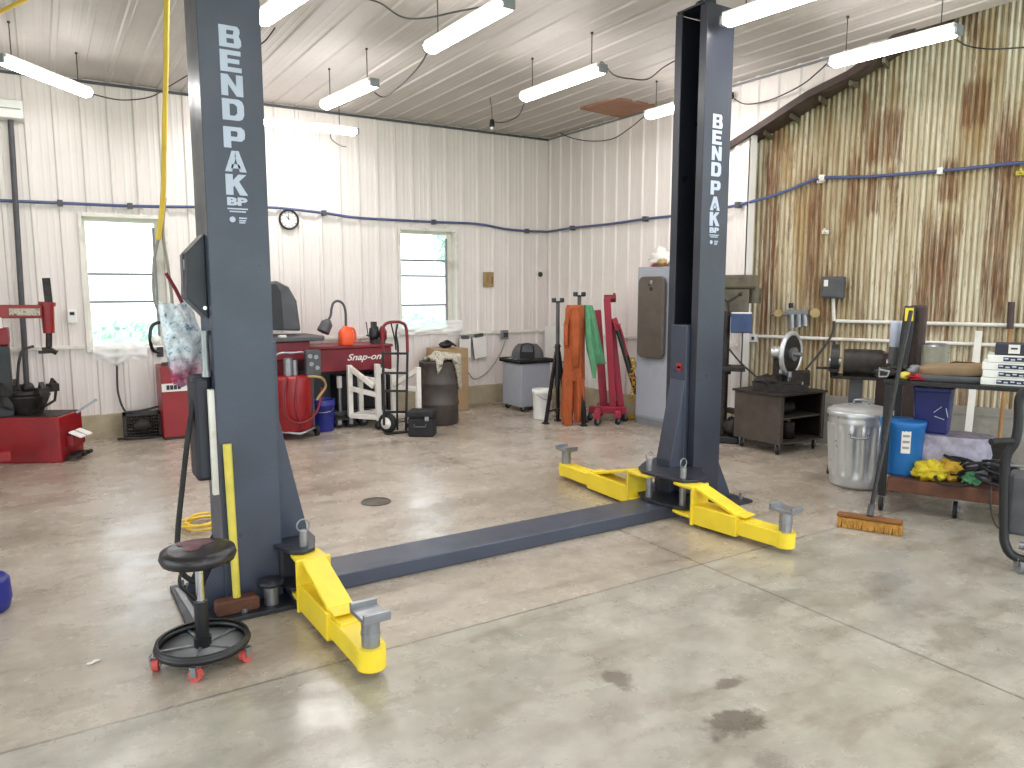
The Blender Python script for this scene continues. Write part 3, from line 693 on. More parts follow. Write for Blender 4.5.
MB().box(Rx0 - .036, Rx0 - .029, yR + .11, yR + .15, .94, .99).build('warning_sticker', M['red_cloth'], cR)
MB().box(Rx0 - .036, Rx0 - .0295, yR + .115, yR + .145, .952, .97).build('sticker_print', M['paper'], cR)

def swing_arm(pivot, tip, pad_h=.27, flip=1):
    p = V(pivot) - V((0, 0, .045)); d = (V(tip) - V(pivot)); L = d.length; d.normalize(); n = V((-d.y, d.x, 0)); up = V((0, 0, 1)); Pt = lambda a, b, z: p + d * a + n * b + up * z
    mb = MB()
    lug = [(.13, -.075), (.13, .075), (.02, .07), (-.04, .05), (-.06, 0), (-.04, -.05), (.02, -.07)]
    mb.prism(lug, p + up * .285, d, n, up * .019); mb.prism(lug, p + up * .101, d, n, up * .019)
    mb.obox(Pt(.135, 0, .185), d * .009, n * .082, up * .125)
    xb = L * .62
    mb.obox(Pt((.14 + xb) / 2, 0, .13), d * ((xb - .14) / 2), n * .07, up * .062)
    # sloping brace plate with open triangle under it
    e = min(xb - .02, .14 + .40)
    a, b = Pt(.14, 0, .300), Pt(e, 0, .196); mb.bar(a, b, .115, .02)
    mb.obox(Pt(e + .02, 0, .197), d * .05, n * .055, up * .006)
    arm = mb.build('swing_arm', M['yellow'], LIFT, bevel=.005)
    mb = MB(); mb.obox(Pt((xb + L - .02) / 2, 0, .125), d * ((L - .02 - xb) / 2 + .02), n * .056, up * .045); mb.obox(Pt(xb + .05, 0, .172), d * .05, n * .045, up * .005)
    mb.cyl(Pt(L, 0, .078), Pt(L, 0, .165), .058, n=20); mb.build('arm_extension', M['yellow'], arm, bevel=.004)
    mb = MB(); mb.cyl(Pt(L, 0, .13), Pt(L, 0, pad_h), .036, n=20); mb.cyl(Pt(L, 0, pad_h * .75), Pt(L, 0, pad_h * .75 + .01), .039, n=20)
    mb.obox(Pt(L, 0, pad_h + .008), d * .075, n * .055, up * .009)
    for sg in (-1, 1): mb.obox(Pt(L + sg * .068, 0, pad_h + .026), d * .009, n * .055, up * .013)
    mb.build('lift_pad', M['steel'], arm, bevel=.003)
    mb = MB(); mb.cyl(Pt(0, 0, .075), Pt(0, 0, .40), .021, n=16); mb.tube([Pt(0, 0, .425) + (n * math.cos(a) + up * math.sin(a)) * .03 for a in [2 * math.pi * i / 20 for i in range(20)]], .004, n=6, closed=True)
    mb.build('pivot_pin', M['steel'], arm)
swing_arm((.985, 3.455, 0), (1.0, 2.64, 0), .285)
swing_arm((3.445, 3.43, 0), (3.52, 2.69, 0), .285)
swing_arm((3.40, 3.70, 0), (3.44, 4.70, 0), .275)

# power unit cover and pump beside the left column
pa, pb, pc, pd = WY(187, 252, 3.62), WY(208, 236, 3.62), WY(208, 317, 3.62), WY(187, 298, 3.62)
mb = MB(); ex = V((0, .17, 0)); q = [pa, pb, V((Lx0, 3.62, pb.z)), V((Lx0, 3.62, pc.z)), pc, pd]
q = [pa, V((Lx0 - .001, 3.62, pb.z + .01)), V((Lx0 - .001, 3.62, pc.z - .01)), pd]
mb.add(q + [p + ex for p in q], [(3, 2, 1, 0), (4, 5, 6, 7), (0, 1, 5, 4), (1, 2, 6, 5), (2, 3, 7, 6), (3, 0, 4, 7)])
cov = mb.build('control_box', M['slate_dark'], LIFT, bevel=.004)
xs = WY(181, 270, 3.75).x
MB().box(xs, pa.x + .01, 3.70, 3.77, pd.z + .01, pa.z - .005).build('box_lid', M['slate'], cov, bevel=.004)
zz = WY(183, 264, 3.69).z; MB().box(xs + .004, xs + .024, 3.696, 3.699, zz - .025, zz + .02).build('maker_sticker', M['paper'], cov)
mb = MB(); pz = WY(205, 308, 3.61); mb.cyl((pz.x, 3.62, pz.z), (pz.x, 3.608, pz.z), .009, n=10); mb.build('knob', M['chrome'], cov)
mb = MB(); z1, z0 = WY(203, 375, 3.7).z, WY(203, 478, 3.7).z
mb.box(.555, .638, 3.62, 3.79, z0, z1); pt = mb.build('oil_tank', M['slate_dark'], LIFT, bevel=.02)
mb = MB(); mb.cyl((.618, 3.62, z1 + .02), (.618, 3.62, z1 + .19), .017, n=18); mb.cyl((.618, 3.62, z1 + .19), (.618, 3.62, z1 + .21), .021, n=18); mb.cyl((.618, 3.62, z1), (.618, 3.62, z1 + .03), .021, n=18); mb.build('pump_motor', M['steel'], LIFT)
mb = MB(); z1, z0 = WY(207, 390, 3.57).z, WY(210, 496, 3.57).z; mb.box(.612, .639, 3.566, 3.60, z0, z1); mb.build('cable_guard', M['white_paint'], LIFT, bevel=.003)
mb = MB(); mb.tube(smooth([WY(197, 385, 3.66), WY(192, 410, 3.64), WY(187, 445, 3.62), WY(182, 490, 3.60), WY(178, 530, 3.58), WY(178, 556, 3.57), WY(184, 575, 3.57), (.55, 3.60, .13), (.60, 3.66, .12)], 6), .012, n=8)
mb.build('hydraulic_hose', M['black_rubber'], LIFT)
# ================================================================== AROUND THE LEFT COLUMN
# rolling stool
c = FL(203, 643, .07); t = thing('rolling_stool', 'black round roller stool with tool tray ring standing by the left lift column', 'stool', (c.x, c.y, 0))
cx, cy = c.x, c.y; ds = hd(c); zt = DP(197, 551, ds).z; R_ = .172
mb = MB(); mb.tube(circ((cx, cy, .075), R_, 40), .013, n=8, closed=True); mb.lathe([(R_ - .006, .06), (R_ + .006, .06), (R_ + .006, .095), (R_ - .006, .095)], (cx, cy, 0), 40, caps=False)
ring = mb.build('base_ring', M['black_paint'], t)
mb = MB()
for i in range(5):
    a = .5 + i * 2 * math.pi / 5; mb.bar((cx, cy, .066), (cx + math.cos(a) * R_, cy + math.sin(a) * R_, .066), .011, .006)
mb.build('spoke', M['steel'], t)
MB().lathe([(0, .061), (R_ - .003, .061), (R_ - .003, .054), (0, .054)], (cx, cy, 0), 40).build('tray', M['grey_mid'], t)
mb = MB(); mb.cyl((cx, cy, .06), (cx, cy, .10), .034); mb.cyl((cx, cy, .1), (cx, cy, .25), .027); mb.build('gas_lift_sleeve', M['black_paint'], t)
MB().cyl((cx, cy, .25), (cx, cy, zt - .03), .016).build('piston_rod', M['chrome'], t)
mb = MB(); mb.lathe([(.0, zt - .045), (.10, zt - .045), (.138, zt - .036), (.146, zt - .015), (.140, zt + .006), (.11, zt + .016), (0, zt + .02)], (cx, cy, 0), 36)
seat = mb.build('seat', M['black_vinyl'], t)
mb = MB(); mb.lathe([(0, zt + .0205), (.045, zt + .0203), (.06, zt + .0197)], (cx - .01, cy + .03, 0), 20, rmod=lambda a, z: 1 + .35 * math.sin(3 * a + 1)); mb.build('seat_patch', M['pinkish_vinyl'], seat)  # pinkish patch on top of the seat
mb = MB(); mb.tube(smooth([(cx - .02, cy - .02, zt - .05), (cx - .07, cy - .03, zt - .07), (cx - .075, cy - .03, zt - .12), (cx - .04, cy - .01, zt - .17), (cx - .02, cy, zt - .2)], 5), .007, n=6); mb.build('height_lever', M['black_paint'], t)
for i in range(5):
    a = -1.9 + i * 2 * math.pi / 5; caster(t, (cx + math.cos(a) * (R_ + .004), cy + math.sin(a) * (R_ + .004), 0), .026, mat=M['red_wheel'], ang=a + 1.2, top=.064, w=.024)
# sledge hammer resting on the base plate
p = WY(237, 596, 3.47); yb = 3.47; hx = p.x; pt = WY(227, 444, 3.53)
t = thing('sledge_hammer', 'yellow handled sledge hammer standing on its rusty head against left column', 'hammer', (hx, yb, .022))
mb = MB(); mb.tube([V((hx, yb, .03)), V((hx, yb, .03)).lerp(pt, .5), pt], .017, n=10, taper=lambda k: 1 + .15 * k); mb.build('handle', M['yellow_fg'], t)
mb = MB(); mb.prism([(-.09, .0), (.085, .0), (.095, .012), (.095, .052), (.085, .066), (-.09, .066), (-.098, .05), (-.098, .014)], (hx, yb - .033, .0225), V((1, .0, 0)), V((0, 0, 1)), V((0, .066, 0))); mb.build('hammer_head', M['rust_steel'], t, bevel=.006)
# spare lift adapter
p = FL(268, 605, .022); x, y = p.x + .02, 3.475
t = thing('lift_adapter', 'short steel height adapter with dark round cap standing on left base plate', 'adapter', (x, y, .022))
MB().cyl((x, y, .0225), (x, y, .105), .034, n=20).build('tube', M['steel'], t)
MB().lathe([(0, .105), (.03, .105), (.062, .122), (.062, .135), (.0, .137)], (x, y, 0), 24).build('cap', M['slate_dark'], t)
# bagged thing hanging off the control box
t0 = DP(176, 282, 4.0)
t = thing('plastic_bag', 'printed clear plastic bag with pink bottom hanging left of the lift control box', 'bag', (t0.x - .02, t0.y, WY(185, 388, 3.93).z))
def bagp(u, v):
    py = 303 + (v) * 82; w0 = 158 + 15 * v ** 1.3; w1 = 189 + 20 * min(1, v * 1.8); sag = 1 - (abs(u - .5) * 2) ** 4 * (v ** 3)
    a = 2 * math.pi * u; x = .5 - .5 * math.cos(a); px = w0 + (w1 - w0) * x
    thick = .065 * math.sin(math.pi * min(.97, .12 + v * .9)) * math.sin(a)
    q = WY(px, min(py, 303 + 82 * v), 3.93 + thick)
    return q + V((0, 0, .02 * mnoise.noise(V((u * 9, v * 7, 2))))) + V((0, .03 * mnoise.noise(V((u * 12, v * 9, 7))), 0))
mb = MB(); mb.grid(bagp, 40, 24); mb.build('bag_body', M['bag'], t)
mb = MB(); mb.tube([WY(166, 273, 3.93), WY(176, 290, 3.93), WY(184, 306, 3.93)], .009, n=8); mb.build('hanger_stick', M['red_dark'], t)
# yellow air hose
t = thing('air_hose', 'yellow air hose hanging down from the ceiling left of the left column', 'hose', DP(160, 310, 4.35))
P0 = FL(168, -40, CEIL - .01); P0 = DP(168, -140, 4.35); P0.z = CEIL - .01
mb = MB(); mb.tube(smooth([P0, DP(167, 0, 4.35), DP(166, 70, 4.35), DP(164, 150, 4.35), DP(163, 198, 4.35), DP(158, 240, 4.35)], 8), .013, n=8); mb.build('yellow_hose', M['yellow_hose'], t)
mb = MB(); mb.tube(smooth([DP(158, 240, 4.35), DP(154, 262, 4.35), DP(154, 296, 4.35), DP(160, 312, 4.35), DP(170, 314, 4.35), DP(172, 300, 4.35), DP(168, 268, 4.35), DP(163, 232, 4.37), DP(165, 198, 4.4)], 6), .008, n=8); mb.build('whip_hose', M['cord_grey'], t)
mb = MB(); mb.tube(smooth([FL(-30, 28, 3.35), FL(0, 12, 3.4), FL(14, 5, 3.42), FL(30, -3, 3.46)], 6), .014, n=8); mb.build('air_hose', M['yellow_hose'], label='short run of yellow hose crossing the top left corner of the ceiling', cat='hose')
# yellow coil on floor behind the column
p = FL(203, 526, .0); mb = MB(); pts = []
for i in range(60): a = i * .42; r = .115 + .03 * math.sin(i * .7); pts.append((p.x + r * 1.1 * math.cos(a), p.y + r * math.sin(a), .012 + .0006 * i + .006 * (i % 5) / 5))
mb.tube(smooth(pts, 3), .008, n=6); mb.build('hose_coil', M['yellow_hose'], label='yellow hose coiled loosely on the floor behind the left lift column', cat='hose')
# steel bar lying by the left base plate
a, b = FL(178, 590, .015), FL(198, 622, .015); mb = MB(); mb.bar(a, b, .03, .024); mb.build('steel_bar', M['steel'], label='bare steel bar lying on the floor by the left base plate, behind the stool', cat='bar', bevel=.003)
# dark blue bucket at the left frame edge
p = FL(-13, 612); t = thing('blue_drum', 'dark blue rounded tub just entering the left edge low down', 'tub', (p.x, p.y, 0))
mb = MB(); mb.lathe([(.075, 0), (.092, .012), (.105, .06), (.1, .15), (.085, .17), (.08, .16), (.0, .155)], p, 28); mb.build('tub_body', M['blue_bucket'], t)
# floor drain cover
p = FL(376, 502); t = thing('floor_drain', 'round rusty drain cover in the floor between the columns', 'drain', (p.x, p.y, 0))
mb = MB(); mb.lathe([(0, .004), (.085, .004), (.092, .0015)], (p.x, p.y, 0), 28); mb.build('cover', M['olive'], t)
MB().tube(circ((p.x, p.y, .003), .1, 28), .005, n=6, closed=True).build('drain_rim', M['grey_dark'], t)
# litter on the floor
mb = MB(); p = FL(91, 663, .004); 
for i in range(2): mb.ell(p + V((.02 * i, .012 * i, .0)), .016, .009, .004, 10, 6, .3, 3, i)
mb.build('paper_scrap', M['paper'], label='tiny crumpled white scrap on the floor left of the stool', cat='scrap')

# ================================================================== BACK WALL, LEFT
# tyre changer
A, B, C = FL(62, 463), FL(85, 455), FL(0, 464)
ex = (C - A); ex.z = 0; ex.normalize(); ey = V((-ex.y, ex.x, 0)); ey = ey if ey.dot(B - A) > 0 else -ey
zt = DP(62, 417, hd(A)).z
t = thing('tire_changer', 'red tyre changing machine with greasy turntable by the left window', 'tyre changer', A + ex * .4 + ey * .2)
mb = MB(); LB = .95; DBk = .40; mb.prism([(0, 0), (LB, 0), (LB, DBk), (0, DBk)], A, ex, ey, V((0, 0, zt))); mb.build('body', M['red'], t, bevel=.012)
mb = MB(); mb.prism([(.02, .02), (LB, .02), (LB, DBk - .02), (.02, DBk - .02)], A + V((0, 0, zt)), ex, ey, V((0, 0, .006))); mb.build('top_deck', M['grease_steel'], t)
# pedals
mb = MB(); q = DP(76, 437, hd(A) + .12); mb.obox(A + ey * .2 - ex * .03 + V((0, 0, .17)), ex * .03, ey * .11, V((0, 0, .05))); step = mb.build('pedal_box', M['red'], t, bevel=.006)
for k in (.14, .26):
    mb = MB(); mb.obox(A + ey * k - ex * .075 + V((0, 0, .225)), ex * .05 - V((0, 0, -.022)), ey * .048, V((0, 0, .006)) + ex * .002); mb.build('pedal', M['paper'], step, bevel=.003)
for k in (.08, .18, .28):
    mb = MB(); mb.obox(A + ey * k - ex * .05 + V((0, 0, .04)), ex * .06, ey * .03, V((0, 0, .012))); mb.cyl(A + ey * (k - .03) - ex * .1 + V((0, 0, .04)), A + ey * (k + .03) - ex * .1 + V((0, 0, .04)), .02, n=10); mb.build('pedal', M['grease_steel'], t)
mb = MB(); q = DP(-3, 445, hd(A) - .1); mb.obox(V((q.x, q.y, .13)), V((.09, 0, 0)), V((0, .05, 0)), V((0, 0, .04))); mb.bar(V((q.x - .05, q.y, .09)), V((q.x - .05, q.y + .35, .12)), .06, .03); mb.build('side_pedal', M['red'], t, bevel=.008)
TC = A + ex * .34 + ey * .2; T0 = TC.copy(); d0 = hd(TC); zd = DP(50, 391, d0).z
mb = MB(); mb.lathe([(.10, zt + .006), (.11, zt + .03), (.16, zd - .04), (.17, zd - .02), (0, zd - .018)], T0, 24); tt = mb.build('turntable_cone', M['grease_steel'], t)
mb = MB()
for i in range(4):
    a = .5 + i * math.pi / 2; d = V((math.cos(a), math.sin(a), 0)); n = V((-d.y, d.x, 0))
    mb.bar(T0 + V((0, 0, zd)) - d * .05, T0 + d * .25 + V((0, 0, zd)), .07, .03)
    mb.obox(T0 + d * .21 + V((0, 0, zd + .03)), d * .035, n * .045, V((0, 0, .025))); mb.prism([(0, 0), (.06, 0), (.02, .055)], T0 + d * .19 - n * .02 + V((0, 0, zd + .05)), d, V((0, 0, 1)), n * .04)
    mb.tube([T0 + d * .24 + V((0, 0, zd)), T0 + d * .22 + V((0, 0, zd - .10)), T0 + d * .13 + V((0, 0, zt + .05))], .012, n=8)
mb.lathe([(0, zd - .02), (.15, zd - .02), (.16, zd + .01), (0, zd + .015)], T0, 24)
mb.ell(T0 + V((0, 0, zd + .04)), .05, .05, .05, 12, 8, .2)
mb.build('clamp_jaws', M['grease_steel'], t)
for i, (dx, dy) in enumerate(((.10, .03), (-.08, .05), (.0, -.1), (.16, -.04))): pass
mb = MB(); mb.ell(T0 + ex * .22 - ey * .02 + V((0, 0, zt + .04)), .12, .1, .04, 16, 8, .3, 4); mb.build('grease_tray', M['grease_steel'], t)
mb = MB(); mb.bar(A + ey * .3 + V((0, 0, zt - .01)), A + ey * .42 - ex * .13 + V((0, 0, zt + .09)), .018, .018); mb.build('bead_lever', M['steel'], t)
# swinging head
dd = d0 + .05; q = lambda x, y: DP(x, y, dd)
mb = MB(); mb.bar(q(46, 278), q(49, 305), .062, .062); mb.build('hex_shaft', M['grease_steel'], t)
mb = MB(); mb.cyl(q(47, 304), q(49, 333), .055, .045, 20); mb.cyl(q(47, 302), q(47, 306), .068, n=20); mb.build('shaft_sleeve', M['red'], t)
mb = MB(); mb.cyl(q(49, 333), q(49, 347), .026, n=14); mb.tube([q(42, 350), q(49, 349), q(57, 353)], .022, n=8); mb.obox(q(45, 352), V((.05, 0, 0)), V((0, .03, 0)), V((0, 0, .012))); mb.build('mount_head', M['grease_steel'], t)
mb = MB(); mb.bar(q(-22, 311.5), q(42, 311.5), .10, .115); arm = mb.build('swing_arm', M['red'], t, bevel=.008)
mb = MB(); a, b = DP(9, 312, dd - .056), DP(40, 312, dd - .056); mb.bar(a, b, .004, .06); mb.build('arm_decal', M['camo'], arm)
mb = MB(); a = q(-6, 418); b = q(-6, 345); mb.obox(V((a.x, a.y, (a.z + b.z) / 2)), V((.155, 0, 0)), V((0, .12, 0)), V((0, 0, (b.z - a.z) / 2))); colm = mb.build('column', M['black_paint'], t, bevel=.01)
mb = MB(); b2 = q(-6, 328); mb.obox(V((a.x, a.y, (b.z + b2.z) / 2)), V((.16, 0, 0)), V((0, .125, 0)), V((0, 0, (b2.z - b.z) / 2))); mb.build('column_cap', M['red_dark'], colm, bevel=.012)
mb = MB(); b3 = q(-6, 318); mb.obox(V((a.x, a.y, (b2.z + b3.z) / 2)), V((.12, 0, 0)), V((0, .1, 0)), V((0, 0, (b3.z - b2.z) / 2 + .004))); mb.build('gauge_block', M['white_paint'], colm, bevel=.006)
# inflator hose at left
mb = MB(); mb.tube(smooth([q(34, 346), q(22, 352), q(18, 372), q(19, 392), q(26, 405)], 6), .012, n=8); mb.build('inflator_hose', M['cord'], t)

mb = MB(); a = WY(10, 112, 8.42); b = WY(28, 408, 8.42); mb.cyl((a.x, 8.42, a.z), (b.x, 8.42, .26), .024, n=12)
pp = mb.build('wall_pipe', M['grey_dark'], label='dark vertical pipe on the back wall behind the tyre machine, under the white box', cat='pipe')
a, b = WY(-25, 95, 8.30), WY(24, 119, 8.30); t = thing('wall_box', 'white rectangular box high on the back wall at the left edge', 'box', ((a.x + b.x) / 2, 8.38, b.z))
MB().box(a.x, b.x, 8.30, 8.475, b.z, a.z).build('box_body', M['white_plastic'], t, bevel=.01); MB().box(a.x + .02, b.x - .02, 8.292, 8.30, (a.z + b.z) / 2 - .004, (a.z + b.z) / 2 + .004).build('seam', M['grey_mid'], t)
a, b = WY(67, 310, 8.44), WY(77.5, 323, 8.44); t = thing('thermostat', 'small white thermostat on the back wall left of the left window', 'thermostat', ((a.x + b.x) / 2, 8.47, b.z))
MB().box(a.x, b.x, 8.435, 8.482, b.z, a.z).build('case', M['white_plastic'], t, bevel=.006); MB().box(a.x + .02, b.x - .02, 8.43, 8.436, a.z - .05, a.z - .02).build('display', M['ink'], t)
# welder cord
p = [WY(117, 349, 8.43), WY(117, 372, 8.43), WY(118, 392, 8.43), WY(123, 408, 8.40), WY(130, 416, 8.35)]
cord('power_cord', 'dark power cord hanging under the left window to the grille unit', p, .011)
# scrap condenser
a, b = WY(123, 414, 8.28), WY(161, 438, 8.28); t = thing('condenser_unit', 'dark finned condenser unit on the floor against the concrete curb', 'condenser', ((a.x + b.x) / 2, 8.30, 0)); h_ = a.z
mb = MB(); x0, x1 = a.x, b.x; 
for x in (x0, x1 - .02): mb.box(x, x + .02, 8.22, 8.40, .012, h_)
mb.box(x0, x1, 8.22, 8.40, h_ - .02, h_); mb.box(x0, x1, 8.22, 8.40, .0, .02); mb.build('frame', M['black_paint'], t)
mb = MB()
for i in range(7): z = .035 + i * (h_ - .06) / 6; mb.tube(smooth([(x0 + .02, 8.25, z), (x0 + .1, 8.24 + .01 * (i % 2), z), (x1 - .02, 8.25, z)], 3), .008, n=6)
for i in range(14): x = x0 + .02 + i * (x1 - x0 - .04) / 13; mb.box(x - .002, x + .002, 8.245, 8.35, .02, h_ - .02)
mb.build('coil', M['grease_steel'], t)
mb = MB(); mb.ell(((x0 + x1) / 2, 8.22, h_ * .55), .09, .02, .06, 16, 8, .5, 5); mb.tube(smooth([(x0 - .06, 8.22, .02), (x0, 8.18, .03), (x0 + .15, 8.17, .02), (x0 + .24, 8.19, .025)], 5), .014, n=6); mb.build('loose_cable', M['grease_steel'], t)
cord('pry_bar', 'black bar lying across the top of the dark condenser unit', [(x0 + .02, 8.3, h_ + .012), ((x0 + x1) / 2, 8.28, h_ + .02), (x1 + .02, 8.30, h_ + .05)], .012, cat='bar')
# red cabinet
a, b = WY(160.5, 366, 8.02), WY(199, 438, 8.02); t = thing('red_cabinet', 'red metal cabinet with a white label band, on the floor left of left column', 'cabinet', ((a.x + b.x) / 2, 8.2, 0))
x0, x1, h_ = .945, 1.285, WY(180, 366, 8.02).z
MB().box(x0, x1, 8.02, 8.40, .02, h_).build('cabinet_body', M['red'], t, bevel=.012)
MB().box(x0 + .01, x1 - .01, 8.03, 8.39, 0, .03).build('plinth', M['black_paint'], t)
z1, z0 = WY(180, 383, 8.02).z, WY(180, 391, 8.02).z; bd = MB().box(x0 + .003, x1 - .003, 8.014, 8.022, z0, z1).build('label_band', M['paper'], t)
mb = MB(); w_ = .028
for i in range(4): mb.box(x0 + .045 + i * .034, x0 + .045 + i * .034 + w_, 8.011, 8.0145, z0 + .02, z1 - .016)
mb.build('print', M['ink'], bd)
MB().lathe([(0, h_ + .03), (.05, h_ + .028), (.06, h_)], (x0 + .08, 8.16, 0), 20).build('vent_cap', M['grease_steel'], t)
# work lamp and white box on wall behind bag
t = thing('clamp_lamp', 'black and white clamp lamp on the back wall, left of the hanging bag', 'lamp', WY(156, 340, 8.42))
mb = MB(); mb.tube(smooth([WY(160, 322, 8.462), WY(152, 326, 8.45), WY(150, 338, 8.40), WY(153, 350, 8.45), WY(160, 352, 8.462)], 5), .018, n=8); mb.build('clamp_arm', M['black_paint'], t)
MB().obox(WY(160, 352, 8.468), V((.03, 0, 0)), V((0, .017, 0)), V((0, 0, .05))).build('wall_plate', M['black_paint'], t); MB().ell(WY(156, 340, 8.38), .045, .06, .055, 14, 10).build('lamp_head', M['white_plastic'], t)

# ================================================================== CLOCK, AIR LINE, WALL BITS
p = WY(289, 219.5, 8.46); t = thing('wall_clock', 'round black rimmed wall clock just right of the left column', 'clock', (p.x, 8.475, p.z))
R_ = .105; cyc = V((p.x, 8.478, p.z))
mb = MB(); mb.cyl(cyc, cyc - V((0, .012, 0)), R_ - .006, n=32); mb.build('clock_face', M['paper'], t)
MB().tube(circ(cyc - V((0, .014, 0)), R_ - .004, 36, 'Y'), .012, n=8, closed=True).build('rim', M['black_paint'], t)
mb = MB()
for i in range(12): a = i * math.pi / 6; d = V((math.sin(a), 0, math.cos(a))); mb.bar(cyc - V((0, .0135, 0)) + d * (R_ * .68), cyc - V((0, .0135, 0)) + d * (R_ * .82), .006, .003, up=(0, 1, 0))
mb.build('hour_mark', M['ink'], t)
for a, L_, w in ((-.65, .045, .008), (-.1, .06, .006)):
    d = V((math.sin(a), 0, math.cos(a))); MB().bar(cyc - V((0, .016, 0)) - d * .01, cyc - V((0, .016, 0)) + d * L_, w, .003, up=(0, 1, 0)).build('clock_hand', M['ink'], t)
# blue compressed air pipe
off = 8.445
path = [V((-2.9, off, 2.29)), V((-1.2, off, 2.29)), WY(0, 200.5, off), WY(60, 203, off), WY(130, 206, off), WY(200, 207, off), WY(265, 207, off), WY(324, 213, off), WY(360, 218, off), WY(434, 222, off), WY(478, 224, off), WY(505, 229, off), WY(527, 231, off), WY(543, 231.5, off)]
path += [WX(549, 231.5, 5.82), WX(572, 228, 5.825), WX(610, 224, 5.825), WX(645, 219, 5.825), WX(672, 216, 5.825), WX(700, 212, 5.825), WX(738, 205, 5.825)]
path += [RW(775, 195, .05), RW(803, 184, .05), RW(822, 178, .05), RW(870, 176.5, .05), RW(940, 171, .05), RW(990, 166, .05), RW(1030, 162, .05), RPT(4.4, RW(1030, 162, .05).z + .02, .05)]
t = thing('air_pipe', 'blue compressed air pipe clipped along both white walls and the rusty wall', 'pipe', (2.8, 8.445, path[8].z))
MB().tube(smooth(path, 5), .015, n=8).build('pipe', M['blue_pipe'], t)
for i in (3, 4, 7, 9, 12): MB().box(path[i].x - .022, path[i].x + .022, off - .024, 8.482, path[i].z - .028, path[i].z + .028).build('pipe_clip', M['grey_dark'], t)
for i in (15, 17, 20): MB().box(5.80, 5.862, path[i].y - .022, path[i].y + .022, path[i].z - .028, path[i].z + .028).build('pipe_clip', M['grey_dark'], t)
for i in (23, 25): MB().obox(path[i] + RN * .01, RD * .022, RN * .035, V((0, 0, .028))).build('pipe_clip', M['white_paint'], t)
a, b = WY(484.5, 272, 8.45), WY(494, 287, 8.45); t = thing('wall_plate', 'small tan metal plate on the back wall right of the middle window', 'plate', ((a.x + b.x) / 2, 8.47, b.z))
MB().box(a.x, b.x, 8.452, 8.482, b.z, a.z).build('plate', M['tan_plate'], t, bevel=.004); MB().box(b.x - .035, b.x - .02, 8.446, 8.453, b.z + .04, a.z - .06).build('toggle', M['brown_wood'], t); MB().box(a.x + .03, a.x + .06, 8.448, 8.453, b.z + .06, a.z - .05).build('print', M['wood'], t)
p = WY(541.5, 274, 8.40); t = thing('security_camera', 'small dark dome camera on the back wall near the far corner', 'camera', (p.x, 8.45, p.z - .03))
MB().cyl((p.x, 8.482, p.z + .02), (p.x, 8.44, p.z + .02), .035, n=18).build('mount', M['white_plastic'], t); MB().ell((p.x, 8.425, p.z - .005), .032, .032, .035, 16, 10).build('lens_dome', M['black_paint'], t)
# outlet box and cord by the cart
p = WY(505, 334, 8.42); t = thing('outlet_box', 'grey outlet box with plugged cord on the back wall rail above the grey cart', 'outlet', (p.x, 8.44, p.z - .05))
MB().box(p.x - .05, p.x + .05, 8.41, 8.455, p.z - .07, p.z + .05).build('box_body', M['grey_mid'], t, bevel=.005)
mb = MB(); mb.box(p.x - .025, p.x + .025, 8.385, 8.41, p.z - .04, p.z + .02); mb.build('plug', M['cord'], t)
mb = MB(); mb.tube(smooth([(p.x, 8.395, p.z - .04), WY(502, 350, 8.42), WY(494, 364, 8.42), WY(484, 375, 8.43), WY(474, 379, 8.44), WY(468, 372, 8.44)], 6), .008, n=6); mb.build('cord', M['cord_grey'], t)
# papers on clipboards
for (x0, x1, y0, y1, lab, tl) in ((459, 471, 338, 358, 'white sheet hung on the back wall, left one of the pair above the cardboard box', 0), (473, 487, 336, 358, 'white sheet hung tilted on the back wall, right one of the pair', .12)):
    a, b = WY(x0, y0, 8.41), WY(x1, y1, 8.41); cxp = (a.x + b.x) / 2; w = (b.x - a.x) / 2; hh = (a.z - b.z); t = thing('hanging_papers', lab, 'papers', (cxp, 8.41, b.z))
    rt = V((math.cos(tl), 0, math.sin(tl))); up = V((-math.sin(tl), 0, math.cos(tl))); cc = V((cxp, 8.41, (a.z + b.z) / 2))
    MB().obox(cc, rt * w * .92, V((0, .006, 0)), up * hh / 2 * .95).build('sheet', M['paper'], t)
    mb = MB(); mb.obox(cc + up * hh * .52, rt * w * .6, V((0, .016, 0)), up * .022); mb.build('clip', M['grey_dark'], t, bevel=.004)
    mb = MB(); mb.obox(cc + V((0, .01, 0)), rt * w, V((0, .004, 0)), up * hh / 2); mb.build('clip_board', M['grey_dark'], t)
    MB().cyl(cc + up * hh * .52, cc + up * hh * .52 + V((0, .075, 0)), .006, n=6).build('hook', M['steel'], t)
# ================================================================== BACK OF THE SHOP, CENTRE
# wheel balancer
yb = 7.86; t = thing('wheel_balancer', 'red wheel balancer with black curved hood and tray behind the left column', 'wheel balancer', (2.10, 8.0, 0))
a = WY(272, 340, yb); b = WY(311, 358, yb)
mb = MB(); mb.box(1.80, 2.34, yb - .16, 8.35, b.z, a.z - .01); mb.box(1.86, 2.24, yb + .05, 8.33, .0, b.z + .01); mb.build('cabinet', M['red_dark'], t, bevel=.015)
mb = MB(); e = WY(327, 338, yb - .2); mb.prism([(1.78, yb - .24), (e.x - .06, yb - .24), (e.x, yb - .12), (e.x - .03, 8.28), (1.78, 8.34)], (0, 0, a.z - .01), (1, 0, 0), (0, 1, 0), (0, 0, .045)); mb.build('weight_tray', M['grey_dark'], t, bevel=.01)
mb = MB(); P = lambda x, y: WY(x, y, yb + .12)
hood = [P(262, 330), P(262, 283), P(277, 281), P(289, 287), P(297, 301), P(301, 331)]
bk = [q + V((.02, .30, 0)) for q in hood]; n = len(hood)
